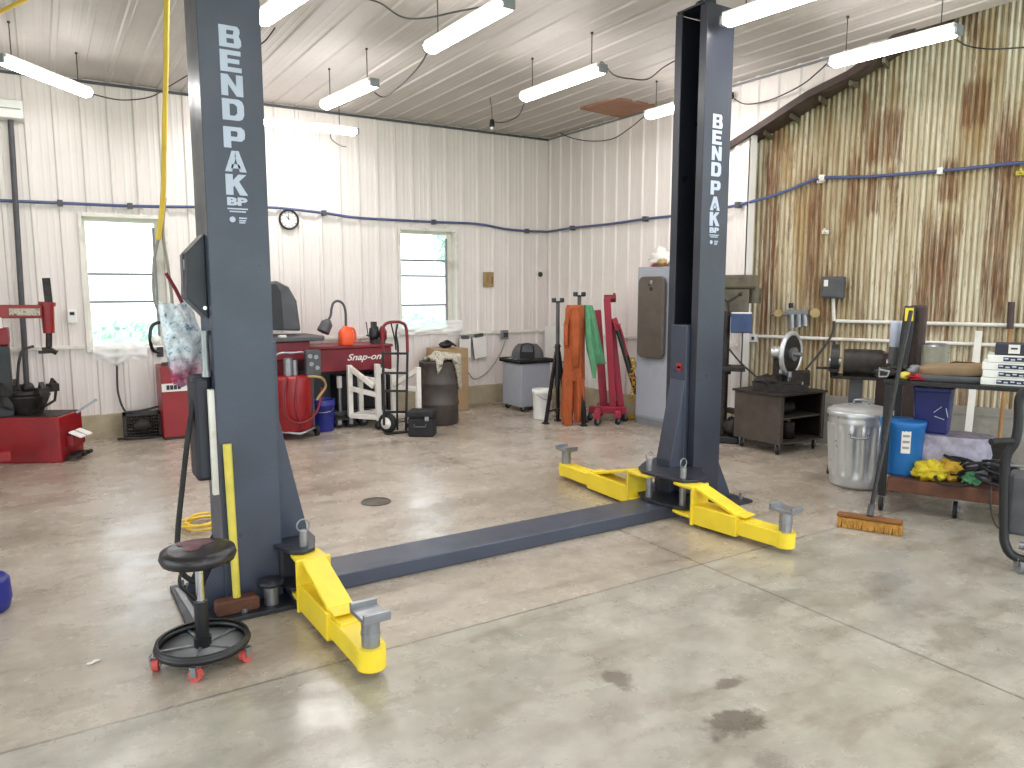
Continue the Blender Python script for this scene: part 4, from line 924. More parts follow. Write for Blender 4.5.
mb.add(hood + bk, [tuple(reversed(range(n))), tuple(range(n, 2 * n))] + [(i, (i + 1) % n, n + (i + 1) % n, n + i) for i in range(n)]); hd_ = mb.build('wheel_hood', M['grey_dark'], t, bevel=.02)
mb = MB(); P2 = lambda x, y: WY(x, y, yb + .118); ins = [P2(264, 329), P2(264, 285), P2(276, 284), P2(281, 292), P2(284, 329)]; mb.add(ins, [tuple(reversed(range(5)))]); mb.build('hood_opening', M['black_paint'], hd_)
mb = MB(); q = WY(281, 336, yb - .1); mb.box(q.x - .03, q.x + .03, yb - .2, yb - .1, a.z + .035, a.z + .055); mb.build('weights', M['paper'], t)
# oil drainer
tx, ty, r = 2.085, 7.52, .195; zt = WY(296, 376, 7.4).z
t = thing('oil_drainer', 'red upright waste oil drain tank on wheels behind the left column, with hanging hoses', 'oil drainer', (tx, ty, 0))
MB().lathe([(0, .07), (r * .9, .07), (r, .10), (r, zt - .05), (r * .93, zt - .012), (0, zt)], (tx, ty, 0), 32).build('tank', M['red'], t)
mb = MB(); mb.cyl((tx - .03, ty, zt - .01), (tx - .03, ty, zt + .17), .045, n=18); mb.cyl((tx + .03, ty - .02, zt - .01), (tx + .03, ty - .02, zt + .15), .025, n=14); mb.build('sight_glass', M['steel'], t)
mb = MB(); mb.tube(smooth([(tx - .15, ty, zt - .02), (tx - .15, ty, zt + .20), (tx + .02, ty, zt + .22), (tx + .15, ty, zt + .20), (tx + .15, ty, zt - .02)], 5), .012, n=8); mb.build('handle', M['steel'], t)
mb = MB(); q = WY(313, 364, 7.45); mb.box(q.x - .07, q.x + .08, 7.44, 7.52, q.z - .12, q.z + .14); mb.bar((q.x, 7.5, .1), (q.x, 7.5, q.z - .1), .03, .03); gp = mb.build('gauge_panel', M['grey_dark'], t, bevel=.008)
for i, (dx, dz) in enumerate(((-.03, .08), (.03, .07), (-.02, .0), (.04, -.04))): MB().cyl((q.x + dx, 7.44, q.z + dz), (q.x + dx, 7.432, q.z + dz), .022, n=14).build('gauge', M['steel'], gp)
mb = MB(); mb.tube(smooth([(tx + .12, ty - .15, zt - .01), (tx + .25, ty - .16, zt - .03), (tx + .30, ty - .14, zt - .12), (tx + .22, ty - .16, zt - .22), (tx + .2, ty - .16, zt - .25)], 5), .014, n=8); mb.build('drain_spout', M['tan_plate'], t)
mb = MB(); mb.tube(smooth([(tx - .10, ty - .19, zt), (tx - .15, ty - .21, zt - .25), (tx - .1, ty - .215, .22), (tx + .05, ty - .215, .18), (tx + .19, ty - .19, .28), (tx + .26, ty - .13, .5)], 6), .012, n=8); mb.tube(smooth([(tx + .0, ty - .19, zt), (tx - .03, ty - .205, zt - .3), (tx + .03, ty - .205, .12)], 6), .010, n=8); mb.build('drain_hose', M['red_dark'], t)
mb = MB(); mb.tube([(tx - .2, ty - .05, .09), (tx, ty - .24, .07), (tx + .22, ty - .05, .09)], .014, n=8); mb.build('base_frame', M['steel'], t)
for sx, sy in ((.205, -.06), (-.19, -.06), (.16, .16), (-.16, .16)):
    MB().cyl((tx + sx, ty + sy, .055), (tx + sx + .03, ty + sy, .055), .055, n=18).build('wheel', M['black_rubber'], t)
# blue bucket
p = FL(324.5, 432); bx, by = p.x + .02, p.y + .10; t = thing('blue_bucket', 'dark blue plastic bucket on the floor between red oil drainer and red bench', 'bucket', (bx, by, 0)); hb = WY(325, 399, by).z
MB().lathe([(0, .004), (.108, 0), (.113, .02), (.125, hb - .07), (.132, hb - .065), (.132, hb - .04), (.126, hb - .038), (.13, hb), (.122, hb), (.118, hb - .03), (.105, .02), (0, .016)], (bx, by, 0), 28).build('bucket_body', M['blue_bucket'], t)
MB().tube(smooth([(bx - .132, by, hb - .05), (bx - .08, by - .11, hb - .12), (bx + .05, by - .13, hb - .11), (bx + .132, by, hb - .05)], 6), .004, n=6).build('bail', M['steel'], t)
# red bench cabinet with lettering
x0, x1, yf = 2.385, 3.335, 7.92; z1, z0 = WY(350, 345.5, yf).z, WY(350, 371, yf).z
t = thing('parts_washer', 'red bench cabinet with white script lettering below the lamp, against back wall', 'parts washer', ((x0 + x1) / 2, 8.15, 0))
mb = MB(); mb.box(x0, x1, yf, 8.40, z0, z1 - .03); front = mb.build('red_front', M['red_dark'], t, bevel=.01)
mb = MB(); mb.box(x0 - .01, x1 + .01, yf - .02, 8.43, z1 - .03, z1); mb.build('bench_top', M['red_dark'], t, bevel=.006)
text(front, 'Snap-on', (WY(364.5, 357, yf).x, yf - .003, (z0 + z1) / 2 + .0), (1, 0, 0), (0, 0, 1), .095, None, .40, .02, shear=.35).build('lettering', M['paper'], front)
for x in (x0 + .03, x1 - .03):
    for y in (yf + .03, 8.37): MB().box(x - .025, x + .025, y - .025, y + .025, 0, z0 + .005).build('leg', M['black_paint'], t)
mb = MB(); mb.box(x0, x1, 8.30, 8.40, .08, z0 + .01); mb.box(x0 + .01, x1 - .01, yf + .02, 8.4, .12, .14); mb.build('back_panel', M['grey_dark'], t)
mb = MB(); mb.box(x0 + .35, x1 - .05, 8.05, 8.3, .14, .52); mb.build('lower_bin', M['black_paint'], t, bevel=.01)
# gooseneck work lamp
yl = 8.08; t = thing('gooseneck_lamp', 'black gooseneck work lamp bent over the red bench behind the orange jug', 'lamp', (WY(347, 330, yl).x, yl, z1))
bx = WY(346, 330, yl).x
MB().lathe([(0, z1 + .03), (.05, z1 + .026), (.06, z1 + .001), (.0, z1 + .0)], (bx, yl, 0), 20).build('base', M['black_paint'], t)
MB().tube(smooth([(bx, yl, z1 + .02), (bx, yl, z1 + .2), WY(345.5, 312, yl), WY(343, 304, yl), WY(338, 301, yl), WY(333.5, 303, yl), WY(331.5, 309, yl), WY(330.5, 316, yl), WY(327, 322, yl)], 6), .014, n=8).build('gooseneck', M['grey_dark'], t)
a, b = WY(328.5, 320, yl), WY(323, 332, yl - .02); mb = MB(); mb.cyl(a, a.lerp(b, .3), .03, .065, 20); mb.cyl(a.lerp(b, .3), b, .065, .07, 20); mb.build('lamp_head', M['grey_dark'], t)
# orange jug
p = WY(347, 346, 7.98); t = thing('orange_jug', 'bright orange plastic jug on the red bench under the gooseneck lamp', 'jug', (p.x, 7.98, z1)); hz = WY(347, 328, 7.98).z
def sq(a, z): return 1 / max(abs(math.cos(a)), abs(math.sin(a))) ** .6
mb = MB(); mb.lathe([(0, z1 + .001), (.07, z1 + .001), (.078, z1 + .02), (.074, hz - .05), (.055, hz - .01), (.03, hz), (.028, hz + .02), (0, hz + .022)], (p.x - .01, 7.98, 0), 24, rmod=sq); mb.build('jug_body', M['orange_plastic'], t)
MB().tube(smooth([(p.x + .03, 7.98, hz), (p.x + .085, 7.98, hz - .02), (p.x + .10, 7.98, hz - .12), (p.x + .07, 7.98, hz - .15)], 5), .014, n=8).build('jug_handle', M['orange_plastic'], t)
# bench clamp tool right of it
p = WY(376, 346, 8.02); t = thing('bench_tool', 'black and red bench tool standing at the right end of the red bench', 'tool', (p.x, 8.02, z1))
mb = MB(); mb.box(p.x - .05, p.x + .09, 7.96, 8.08, z1 + .001, z1 + .05); mb.ell((p.x - .02, 8.02, z1 + .12), .06, .055, .09, 16, 10, .3, 4); mb.box(p.x - .045, p.x + .0, 7.98, 8.06, z1 + .1, z1 + .25); mb.build('tool_body', M['black_paint'], t)
mb = MB(); mb.ell((p.x + .08, 8.01, z1 + .10), .045, .05, .10, 14, 10, .2, 3); mb.build('red_grip', M['red_dark'], t); MB().tube([(p.x - .09, 8.02, z1 + .08), (p.x - .11, 8.02, z1 + .25)], .006, n=6).build('rod', M['black_paint'], t)
MB().tube([(p.x - .11, 8.02, z1 + .10), (p.x - .03, 8.02, z1 + .08)], .008, n=6).build('stem', M['black_paint'], t)
# small scissor / bottle jack under the bench
p = FL(341, 424); t = thing('transmission_jack', 'small grey pedestal jack on wheels under the left end of the red bench', 'jack', (p.x, p.y, 0))
x, y = p.x, p.y + .02; zt = WY(340, 376, y).z
mb = MB(); mb.box(x - .11, x + .11, y - .10, y + .10, .05, .08); mb.cyl((x, y, .08), (x, y, .13), .05); mb.build('base', M['grey_mid'], t, bevel=.006)
mb = MB(); mb.cyl((x, y, .12), (x, y, zt - .12), .022); mb.build('post', M['steel'], t); MB().cyl((x, y, zt - .13), (x, y, zt), .03, n=14).build('grip', M['paper'], t)
for sx in (-.09, .09):
    for sy in (-.08, .08): MB().cyl((x + sx - .012, y + sy, .03), (x + sx + .012, y + sy, .03), .03, n=14).build('wheel', M['black_rubber'], t)
# creeper/dolly with wheels
p = FL(362, 427); t = thing('wheeled_dolly', 'low dark wheeled dolly on the floor beneath the red bench and white frame', 'dolly', (p.x - .1, p.y + .12, 0)); x, y = p.x - .1, p.y + .12
MB().box(x - .18, x + .2, y - .09, y + .09, .09, .11).build('platform', M['grease_steel'], t)
for sx in (-.13, .15): caster(t, (x + sx, y - .05, 0), .045, top=.09); caster(t, (x + sx, y + .06, 0), .045, top=.09)
# white tube frame stand
t = thing('white_frame_stand', 'white painted open frame stand on casters in front of the red bench', 'frame stand', (3.05, 7.66, 0))
yF, yB = 7.42, 7.80
fr = MB(); w = .052
def post(x, y, z0, z1, nm='upright'): MB().box(x - w / 2, x + w / 2, y - w / 2, y + w / 2, z0, z1).build(nm, M['white_paint'], t, bevel=.004)
A1, A2 = WY(353, 366, 7.70), WY(376, 372, 7.45); B1, B2 = WY(417, 366, 7.68), WY(398, 378, 7.50)
C1, C2 = WY(352, 412, 7.70), WY(378, 420, 7.45)
zA = .64; post(2.76, 7.72, .12, .68); post(2.97, 7.44, .10, .70); post(2.93, 7.86, .12, .55); post(3.37, 7.30, .10, .66); post(3.22, 7.62, .12, .62); post(3.13, 7.86, .12, .66)
def rail(a, b, nm='rail'): MB().bar(a, b, w * .9, w * .95).build(nm, M['white_paint'], t, bevel=.004)
rail((2.76, 7.72, .655), (2.94, 7.48, .46), 'brace'); rail((2.76, 7.72, .43), (2.97, 7.44, .37)); rail((2.76, 7.72, .13), (2.97, 7.44, .13)); rail((2.76, 7.72, .13), (3.13, 7.86, .13)); rail((2.97, 7.44, .13), (3.37, 7.30, .15))
rail((3.37, 7.30, .63), (3.22, 7.60, .45), 'brace'); rail((3.37, 7.30, .42), (3.22, 7.62, .42)); rail((3.37, 7.30, .13), (3.22, 7.62, .13)); rail((2.97, 7.44, .52), (2.93, 7.86, .52)); rail((3.13, 7.86, .60), (3.22, 7.62, .58)); rail((2.93, 7.86, .13), (3.22, 7.62, .13))
for q in ((2.97, 7.44), (3.37, 7.30), (2.76, 7.72), (3.13, 7.86)): caster(t, (*q, 0), .045, top=.105)
# hand truck
yh = 7.18; t = thing('hand_truck', 'tall hand truck with maroon hoop handle and white hub wheels by white frame', 'hand truck', (3.07, yh + .04, 0))
P = lambda x, y, o=0: WY(x, y, yh + o)
L0, Lt = P(384, 432), P(381.5, 334); R0, Rt = P(406, 432), P(406.5, 334)
hoop = smooth([P(383, 352), P(382.5, 336), P(384, 326), P(389, 322.5), P(395, 322), P(401, 322.5), P(405.5, 326), P(407, 336), P(407.5, 352)], 5)
MB().tube(hoop, .016, n=10).build('hoop_handle', M['red_dark'], t)
mb = MB(); mb.tube([P(383, 352), P(384, 425)], .014, n=8); mb.tube([P(407.5, 352), P(406, 432)], .014, n=8); mb.tube(smooth([P(397.5, 324), P(396, 335), P(398, 350), P(397, 390), P(397.5, 430)], 5), .012, n=8); mb.tube([P(391, 323), P(395, 340), P(396, 350)], .008, n=6)
mb.build('frame', M['black_paint'], t)
for yy in (353.5, 373, 391, 412): MB().bar(P(383.5, yy), P(407, yy), .012, .024).build('crossbar', M['black_paint'], t)
mb = MB(); a, b = P(384, 431), P(407, 431); mb.box(a.x, b.x, yh - .08, yh + .01, .004, .014); mb.build('toe_plate', M['grease_steel'], t)
ax = P(388, 424, .02)
for sx, nm in ((2.975, 'wheel'), (3.27, 'wheel')):
    mb = MB(); mb.m = Matrix.Translation((sx, yh + .03, .108)) @ Matrix.Rotation(.55, 4, 'Z') @ Matrix.Rotation(math.pi / 2, 4, 'Y')
    mb.lathe([(.055, -.028), (.085, -.034), (.103, -.02), (.107, 0), (.103, .02), (.085, .034), (.055, .028)], (0, 0, 0), 28, caps=False); wv = mb.build(nm, M['black_rubber'], t)
    mb = MB(); mb.m = Matrix.Translation((sx, yh + .03, .108)) @ Matrix.Rotation(.55, 4, 'Z') @ Matrix.Rotation(math.pi / 2, 4, 'Y'); mb.lathe([(0, -.05), (.018, -.05), (.024, -.037), (.06, -.036), (.062, -.03), (.062, .03), (.06, .036), (.024, .037), (.018, .05), (0, .05)], (0, 0, 0), 24); mb.build('hub', M['white_paint'], wv)
MB().cyl((2.96, yh + .03, .108), (3.28, yh + .03, .108), .01, n=8).build('axle', M['steel'], t)
# black case
p0, p1, p2 = FL(408, 437), FL(433, 437.5), FL(442, 429); u = (p1 - p0); Lc = u.length; u.normalize(); vv = V((-u.y, u.x, 0)); hc = DP(408, 411, hd(p0)).z
t = thing('black_case', 'squat black plastic tool case on the floor right of the hand truck', 'case', p0 + u * Lc / 2 + vv * .15)
mb = MB(); mb.prism([(0, 0), (Lc, 0), (Lc, .20), (0, .20)], p0, u, vv, V((0, 0, hc * .72))); mb.build('case_base', M['black_rubber'], t, bevel=.015)
mb = MB(); mb.prism([(-.008, -.008), (Lc + .008, -.008), (Lc + .008, .208), (-.008, .208)], p0 + V((0, 0, hc * .73)), u, vv, V((0, 0, hc * .27))); mb.build('case_lid', M['black_rubber'], t, bevel=.02)
mb = MB(); cc = p0 + u * Lc * .5 - vv * .01; mb.tube([cc - u * .06 + V((0, 0, hc * .5)), cc - u * .06 - vv * .02 + V((0, 0, hc * .42)), cc + u * .06 - vv * .02 + V((0, 0, hc * .42)), cc + u * .06 + V((0, 0, hc * .5))], .007, n=6); mb.build('case_handle', M['grey_dark'], t)
MB().obox(cc + u * .07 + V((0, 0, hc * .72)), u * .02, vv * .008, V((0, 0, .02))).build('latch', M['steel'], t)
# drum
dx, dy, dr = 3.70, 7.47, .215; zd = WY(420, 363, 7.36).z
t = thing('oil_drum', 'dark brown ribbed drum beside the cardboard box, patterned cloth thrown over it', 'drum', (dx, dy, 0))
pr = [(0, .005), (dr - .01, 0), (dr + .004, .02)]
for zz in (zd * .33, zd * .66): pr += [(dr, zz - .03), (dr + .01, zz - .012), (dr + .01, zz + .012), (dr, zz + .03)]
pr += [(dr, zd - .02), (dr + .006, zd - .008), (dr + .004, zd), (dr - .012, zd), (dr - .014, zd - .015), (0, zd - .015)]
MB().lathe(pr, (dx, dy, 0), 40).build('drum_body', M['drum'], t); MB().lathe([(0, zd - .012), (.03, zd - .012), (.03, zd + .005), (0, zd + .006)], (dx + .1, dy - .05, 0), 14).build('bung', M['steel'], t)
mb = MB()
def cl(u, v):
    s = u * 2 - 1; x = dx - .12 + .40 * u; y = dy - .22 + .36 * v
    d = math.hypot(x - dx, y - dy); z = zd + .03 + .05 * mnoise.noise(V((u * 4, v * 4, 1))) + .03 * math.sin(u * 3.1)
    if d > dr + .012: z -= min(.34, (d - dr) * 3.8 + .02)
    if d > dr: k = (dr + .025) / d; x = dx + (x - dx) * max(k, .0) ; y = dy + (y - dy) * k
    return V((x, y, max(z, .2)))
mb.grid(cl, 30, 24); mb.build('patterned_cloth', M['camo'], label='crumpled grey and white patterned cloth draped over the brown drum', cat='cloth', solid=.03)
# cardboard box
x0, x1, y0, y1 = 4.0, 4.40, 8.06, 8.42; zc = WY(450, 349, 8.06).z
t = thing('cardboard_box', 'tall brown cardboard box against the back wall under the window, behind drum', 'box', ((x0 + x1) / 2, 8.24, 0))
MB().box(x0, x1, y0, y1, .0, zc).build('carton', M['cardboard'], t, bevel=.006)
mb = MB(); mb.box(x0 - .004, x1 + .004, y0 - .004, y1 + .004, zc - .13, zc - .126); mb.box((x0 + x1) / 2 - .035, (x0 + x1) / 2 + .035, y0 - .003, y1, zc - .0, zc + .003); mb.build('tape', M['tan_pad'], t)
p = ((x0 + x1) / 2 - .04, 8.2, zc); t = thing('black_gadget', 'small black tool lying on top of the tall cardboard box', 'tool', p)
mb = MB(); mb.ell((p[0], p[1], zc + .042), .09, .05, .038, 16, 10, .3, 4, 3); mb.build('tool_body', M['black_paint'], t); MB().tube(smooth([(p[0] - .06, p[1], zc + .05), (p[0] + .02, p[1], zc + .09), (p[0] + .1, p[1], zc + .05), (p[0] + .14, p[1], zc + .02)], 5), .012, n=8).build('cord', M['black_paint'], t)
# grey service cart
a, b, c_ = FL(507, 405, .05), FL(532, 409.5, .05), FL(552, 404, .05)
x0, y1, y0 = 4.85, 8.0, 7.56; zt = WX(518, 361, x0).z
t = thing('service_cart', 'grey cabinet style service cart with black rim tray near the far corner', 'cart', (5.05, 7.8, 0))
x1 = 5.28
mb = MB(); mb.prism([(x0, y0), (x1, y0), (x1, y1), (x0, y1)], (0, 0, .06), (1, 0, 0), (0, 1, 0), (0, 0, zt - .09)); mb.build('cabinet', M['grey_cab'], t, bevel=.012)
mb = MB(); e = .03; mb.box(x0 - e, x1 + e, y0 - e, y1 + e, zt - .03, zt - .005); 
for q in ((x0 - e, x1 + e, y0 - e, y0 - e + .02), (x0 - e, x1 + e, y1 + e - .02, y1 + e), (x0 - e, x0 - e + .02, y0 - e, y1 + e), (x1 + e - .02, x1 + e, y0 - e, y1 + e)): mb.box(q[0], q[1], q[2], q[3], zt - .03, zt + .018)
mb.build('rim_tray', M['black_rubber'], t, bevel=.008)
for q in ((x0 + .05, y0 + .05), (x1 - .05, y0 + .05), (x0 + .05, y1 - .05), (x1 - .05, y1 - .05)): caster(t, (*q, 0), .03, top=.064)
mb = MB(); mb.obox((x0 + .10, y1 - .14, zt + .004), V((.09, .02, 0)), V((-.02, .09, 0)), V((0, 0, .006))); mb.build('white_rag', M['paper'], label='folded white rag lying on the left end of the grey service cart', cat='rag')
t = thing('black_bag', 'black soft bag sitting on top of the grey service cart', 'bag', (x0 + .22, y0 + .18, zt))
mb = MB(); mb.m = Matrix.Translation((x0 + .22, y0 + .20, zt + .0)) @ Matrix.Rotation(-.6, 4, 'Z')
rings = []
for k in range(9):
    z = .002 + .19 * k / 8; s_ = 1 - .42 * (k / 8) ** 3; rings.append([V((.20 * s_ * math.copysign(abs(math.cos(a)) ** .5, math.cos(a)), .10 * s_ * math.copysign(abs(math.sin(a)) ** .5, math.sin(a)), z)) for a in [2 * math.pi * i / 28 for i in range(28)]])
mb.loft(rings); mb.build('bag_body', M['grey_dark'], t)
mb = MB(); mb.m = Matrix.Translation((x0 + .22, y0 + .20, zt)) @ Matrix.Rotation(-.6, 4, 'Z'); mb.tube(smooth([(-.08, -.105, .10), (-.06, -.11, .19), (.06, -.11, .19), (.08, -.105, .10)], 5), .01, n=6); mb.box(-.09, .09, -.115, -.10, .02, .10); mb.build('pocket_strap', M['black_rubber'], t)
mb = MB()
for i in range(5): mb.cyl((x0 + .12 + i * .05, y0 + .02 + .012 * (i % 2), zt + .012), (x0 + .15 + i * .06, y0 + .05, zt + .014), .012, n=8)
mb.build('small_tools', M['grease_steel'], label='scatter of small dark tools along the near edge of the grey service cart', cat='tools', kind='stuff')
# white bucket
p = FL(546, 420); bx, by = p.x + .02, p.y + .1; hb = DP(546, 389, hd(V((bx, by, 0)))).z
t = thing('white_bucket', 'white plastic bucket on the floor behind the black tripod stand', 'bucket', (bx, by, 0))
MB().lathe([(0, .004), (.10, 0), (.104, .015), (.118, hb - .05), (.125, hb - .045), (.125, hb), (.117, hb), (.112, hb - .04), (.098, .02), (0, .018)], (bx, by, 0), 28).build('bucket_body', M['white_plastic'], t)
MB().tube(smooth([(bx - .125, by, hb - .03), (bx - .06, by - .12, hb - .10), (bx + .06, by - .12, hb - .10), (bx + .125, by, hb - .03)], 6), .004, n=6).build('bail', M['steel'], t)
# white board on the right wall
a, b = WX(544.5, 326, 5.74), WX(557, 361, 5.74); y1 = YA - .06; y0 = y1 - .42
t = thing('white_board', 'plain white panel fixed low in the far corner above the grey cart', 'panel', (5.80, (y0 + y1) / 2, b.z))
MB().box(5.79, 5.83, y0, y1, b.z, a.z).build('panel', M['white_plastic'], t, bevel=.004); MB().box(5.83, 5.862, y0 + .05, y0 + .1, b.z + .05, a.z - .05).build('batten', M['white_paint'], t)

# tripod stands
def tripod(px, py, ptop, label, ang):
    p = FL(px, py); zt = DP(px + 1, ptop, hd(p)).z; t = thing('tripod_stand', label, 'stand', (p.x, p.y, 0), group='tall black support stands')
    MB().cyl((p.x, p.y, .42), (p.x, p.y, zt * .64), .03, n=14).build('outer_tube', M['black_paint'], t)
    MB().cyl((p.x, p.y, zt * .6), (p.x, p.y, zt - .03), .021, n=12).build('inner_tube', M['grey_dark'], t)
    mb = MB(); mb.obox((p.x, p.y, zt - .03), V((.055, 0, 0)), V((0, .03, 0)), V((0, 0, .008)))
    for sg in (-1, 1): mb.obox((p.x + sg * .055, p.y, zt - .012), V((.008, 0, .0)), V((0, .03, 0)), V((0, 0, .022)))
    mb.build('saddle', M['black_paint'], t)
    mb = MB(); mb.tube([(p.x - .06, p.y - .02, zt * .62), (p.x + .06, p.y + .02, zt * .62)], .008, n=6); mb.build('height_pin', M['steel'], t)
    feet = []
    for i in range(3):
        a = ang + i * 2 * math.pi / 3; f = V((p.x + .14 * math.cos(a), p.y + .14 * math.sin(a), .012)); feet.append(f)
        mb = MB(); mb.bar(f, (p.x + .015 * math.cos(a), p.y + .015 * math.sin(a), zt * .58), .032, .032); mb.obox(f - V((0, 0, .003)), V((.03, 0, 0)), V((0, .03, 0)), V((0, 0, .009))); mb.build('leg', M['black_paint'], t)
        mid = f.lerp(V((p.x, p.y, zt * .58)), .16); MB().bar(mid, (p.x, p.y, mid.z + .02), .02, .02).build('spreader', M['black_paint'], t)
    MB().cyl((p.x, p.y, .12), (p.x, p.y, .16), .03, n=12).build('hub', M['black_paint'], t)
    return p, zt
s1, z1_ = tripod(557, 423, 299, 'tall black tripod stand left of the orange overalls', -1.2)
s2, z2_ = tripod(578, 424, 293, 'tall black tripod stand carrying the orange overalls and the green jacket', -1.75)
# clothes on the second stand
vd = V((s2.x, s2.y, 0)).normalized(); vr = V((vd.y, -vd.x, 0)); k = (s2.dot(vd)) / F * 1.0
dd = hd(s2)
def Q(px, py, o=0.0): return DP(px, py, dd + o)
def garment(mb, rows, folds, amp, seed, n=40, close=False):
    rings = []
    for (xl, xr, py, dep, o) in rows:
        a0, a1 = Q(xl, py, o), Q(xr, py, o); c = (a0 + a1) / 2; hw = (a1 - a0).length / 2; rg = []
        for i in range(n):
            a = 2 * math.pi * i / n; fm = 1 + amp * math.sin(folds * a + seed + py * .02) + amp * .6 * mnoise.noise(V((math.cos(a) * 2, math.sin(a) * 2, py * .05 + seed)))
            rg.append(c + vr * (hw * math.cos(a) * (1 + .3 * (fm - 1))) - vd * (dep * math.sin(a) * fm))
        rings.append(rg)
    mb.loft(rings, caps=close)
t = thing('orange_overalls', 'orange work overalls hung over the tall tripod stand, legs hanging almost to the floor', 'overalls', (s2.x - .05, s2.y, .06))
mb = MB(); garment(mb, [(567, 583, 305, .03, -.05), (565.5, 584, 309, .07, -.05), (565, 584.5, 325, .085, -.05), (564, 584, 345, .09, -.05), (563.5, 584, 365, .085, -.05), (562, 584.5, 380, .085, -.05)], 7, .22, 1, close=True); mb.build('overalls_torso', M['orange_cloth'], t)
mb = MB(); garment(mb, [(562, 574.5, 378, .08, -.06), (561.5, 574, 395, .075, -.06), (560.5, 573, 410, .08, -.06), (562, 573, 424, .07, -.06)], 5, .2, 2, close=True); mb.build('trouser_leg', M['orange_cloth'], t)
mb = MB(); garment(mb, [(573, 584.5, 378, .08, -.05), (573.5, 585, 395, .075, -.05), (573.5, 584, 410, .08, -.05), (574.5, 582, 422, .06, -.05)], 5, .2, 4, close=True); mb.build('trouser_leg', M['orange_cloth'], t)
mb = MB(); garment(mb, [(572, 579, 308, .03, -.14), (571.5, 581, 318, .045, -.15), (572, 580.5, 345, .04, -.16), (572, 579, 366, .038, -.16), (573, 577.5, 367, .02, -.16)], 4, .15, 3, 24, True); mb.build('sleeve', M['orange_cloth'], t)
mb = MB(); garment(mb, [(565, 570, 318, .03, -.1), (563.5, 568.5, 325, .04, -.12), (563.5, 568, 345, .035, -.12)], 4, .15, 5, 24, True); mb.build('sleeve', M['orange_cloth'], t)
t = thing('green_jacket', 'green work jacket hanging on the tripod stand right of the orange overalls', 'jacket', (s2.x + .1, s2.y, .45))
mb = MB(); garment(mb, [(584, 592, 305, .025, -.03), (584.5, 594.5, 312, .06, -.03), (585, 598, 330, .07, -.03), (587, 602, 350, .07, -.03), (590, 605, 362, .06, -.03), (591, 606, 364, .02, -.03)], 6, .25, 2, close=True); mb.build('jacket_body', M['green_cloth'], t)
mb = MB(); garment(mb, [(585, 591, 318, .03, -.1), (586, 593, 340, .04, -.11), (590, 597, 365, .038, -.11), (592.5, 596, 378, .03, -.11)], 4, .15, 3, 24, True); mb.build('sleeve', M['green_cloth'], t)
mb = MB(); garment(mb, [(585, 590, 306, .03, -.06), (584.5, 590.5, 320, .035, -.06)], 3, .1, 3, 20, True); mb.build('collar', M['green_cloth'], t)
# engine hoist
dh = 8.52
def E_(x, y, o=0.0): return DP(x, y, dh + o)
g = E_(612, 412); t = thing('engine_hoist', 'crimson folding engine hoist parked between the green jacket and grey locker', 'engine hoist', (g.x, g.y, 0))
mb = MB(); mb.bar(E_(607, 298), E_(613, 407), .075, .09, up=vd); mb.build('mast', M['crimson'], t, bevel=.006)
mb = MB(); mb.bar(E_(597, 310, .12), E_(604, 408, .12), .09, .09, up=vd); mb.build('folded_leg', M['crimson'], t, bevel=.006)
mb = MB(); mb.bar(E_(611, 320, .08), E_(621, 408, .08), .075, .09, up=vd); mb.build('folded_leg', M['crimson'], t, bevel=.006)
mb = MB(); mb.bar(E_(614, 318, -.02), E_(634, 380, -.02), .06, .07, up=vd); mb.build('boom', M['crimson'], t, bevel=.006)
mb = MB(); mb.cyl(E_(629, 368, -.02), E_(637, 394, -.02), .032, n=14); mb.cyl(E_(618, 330, -.08), E_(631, 374, -.08), .03, n=14); mb.build('hydraulic_ram', M['black_paint'], t)
mb = MB(); mb.cyl(E_(604, 298.5), E_(616, 298.5), .042, n=16); mb.cyl(E_(613, 297.5, -.05), E_(615.5, 297.5, -.05), .05, n=16); mb.build('boom_pivot', M['red_dark'], t)
mb = MB()
for i in range(5): a = E_(616 + i * 1.6, 326 + i * 7, -.06); mb.bar(a, a + V((0, 0, .02)) + vr * .05, .02, .02)
mb.tube(smooth([E_(614, 322, -.1), E_(620, 327, -.1), E_(625, 345, -.1), E_(627, 356, -.1)], 5), .01, n=8); mb.build('pump_handle', M['crimson'], t)
zz = .085
def gf(px, o): q = DP(px, 412, dh + o); return V((q.x, q.y, 0))
mb = MB(); mb.bar(gf(589, -.05) + V((0, 0, .13)), gf(626, -.05) + V((0, 0, .13)), .08, .08); mb.bar(gf(597, -.4) + V((0, 0, .12)), gf(600, .3) + V((0, 0, .12)), .07, .08); mb.bar(gf(618, -.3) + V((0, 0, .12)), gf(621, .3) + V((0, 0, .12)), .07, .08); mb.bar(gf(604, .12) + V((0, 0, .13)), gf(621, .08) + V((0, 0, .2)), .07, .07)
mb.build('base', M['crimson'], t, bevel=.006)
for px, o in ((590, -.05), (597, -.36), (618, -.26), (625, -.05), (600, .26), (621, .26)): caster(t, gf(px, o), .036, top=.092)
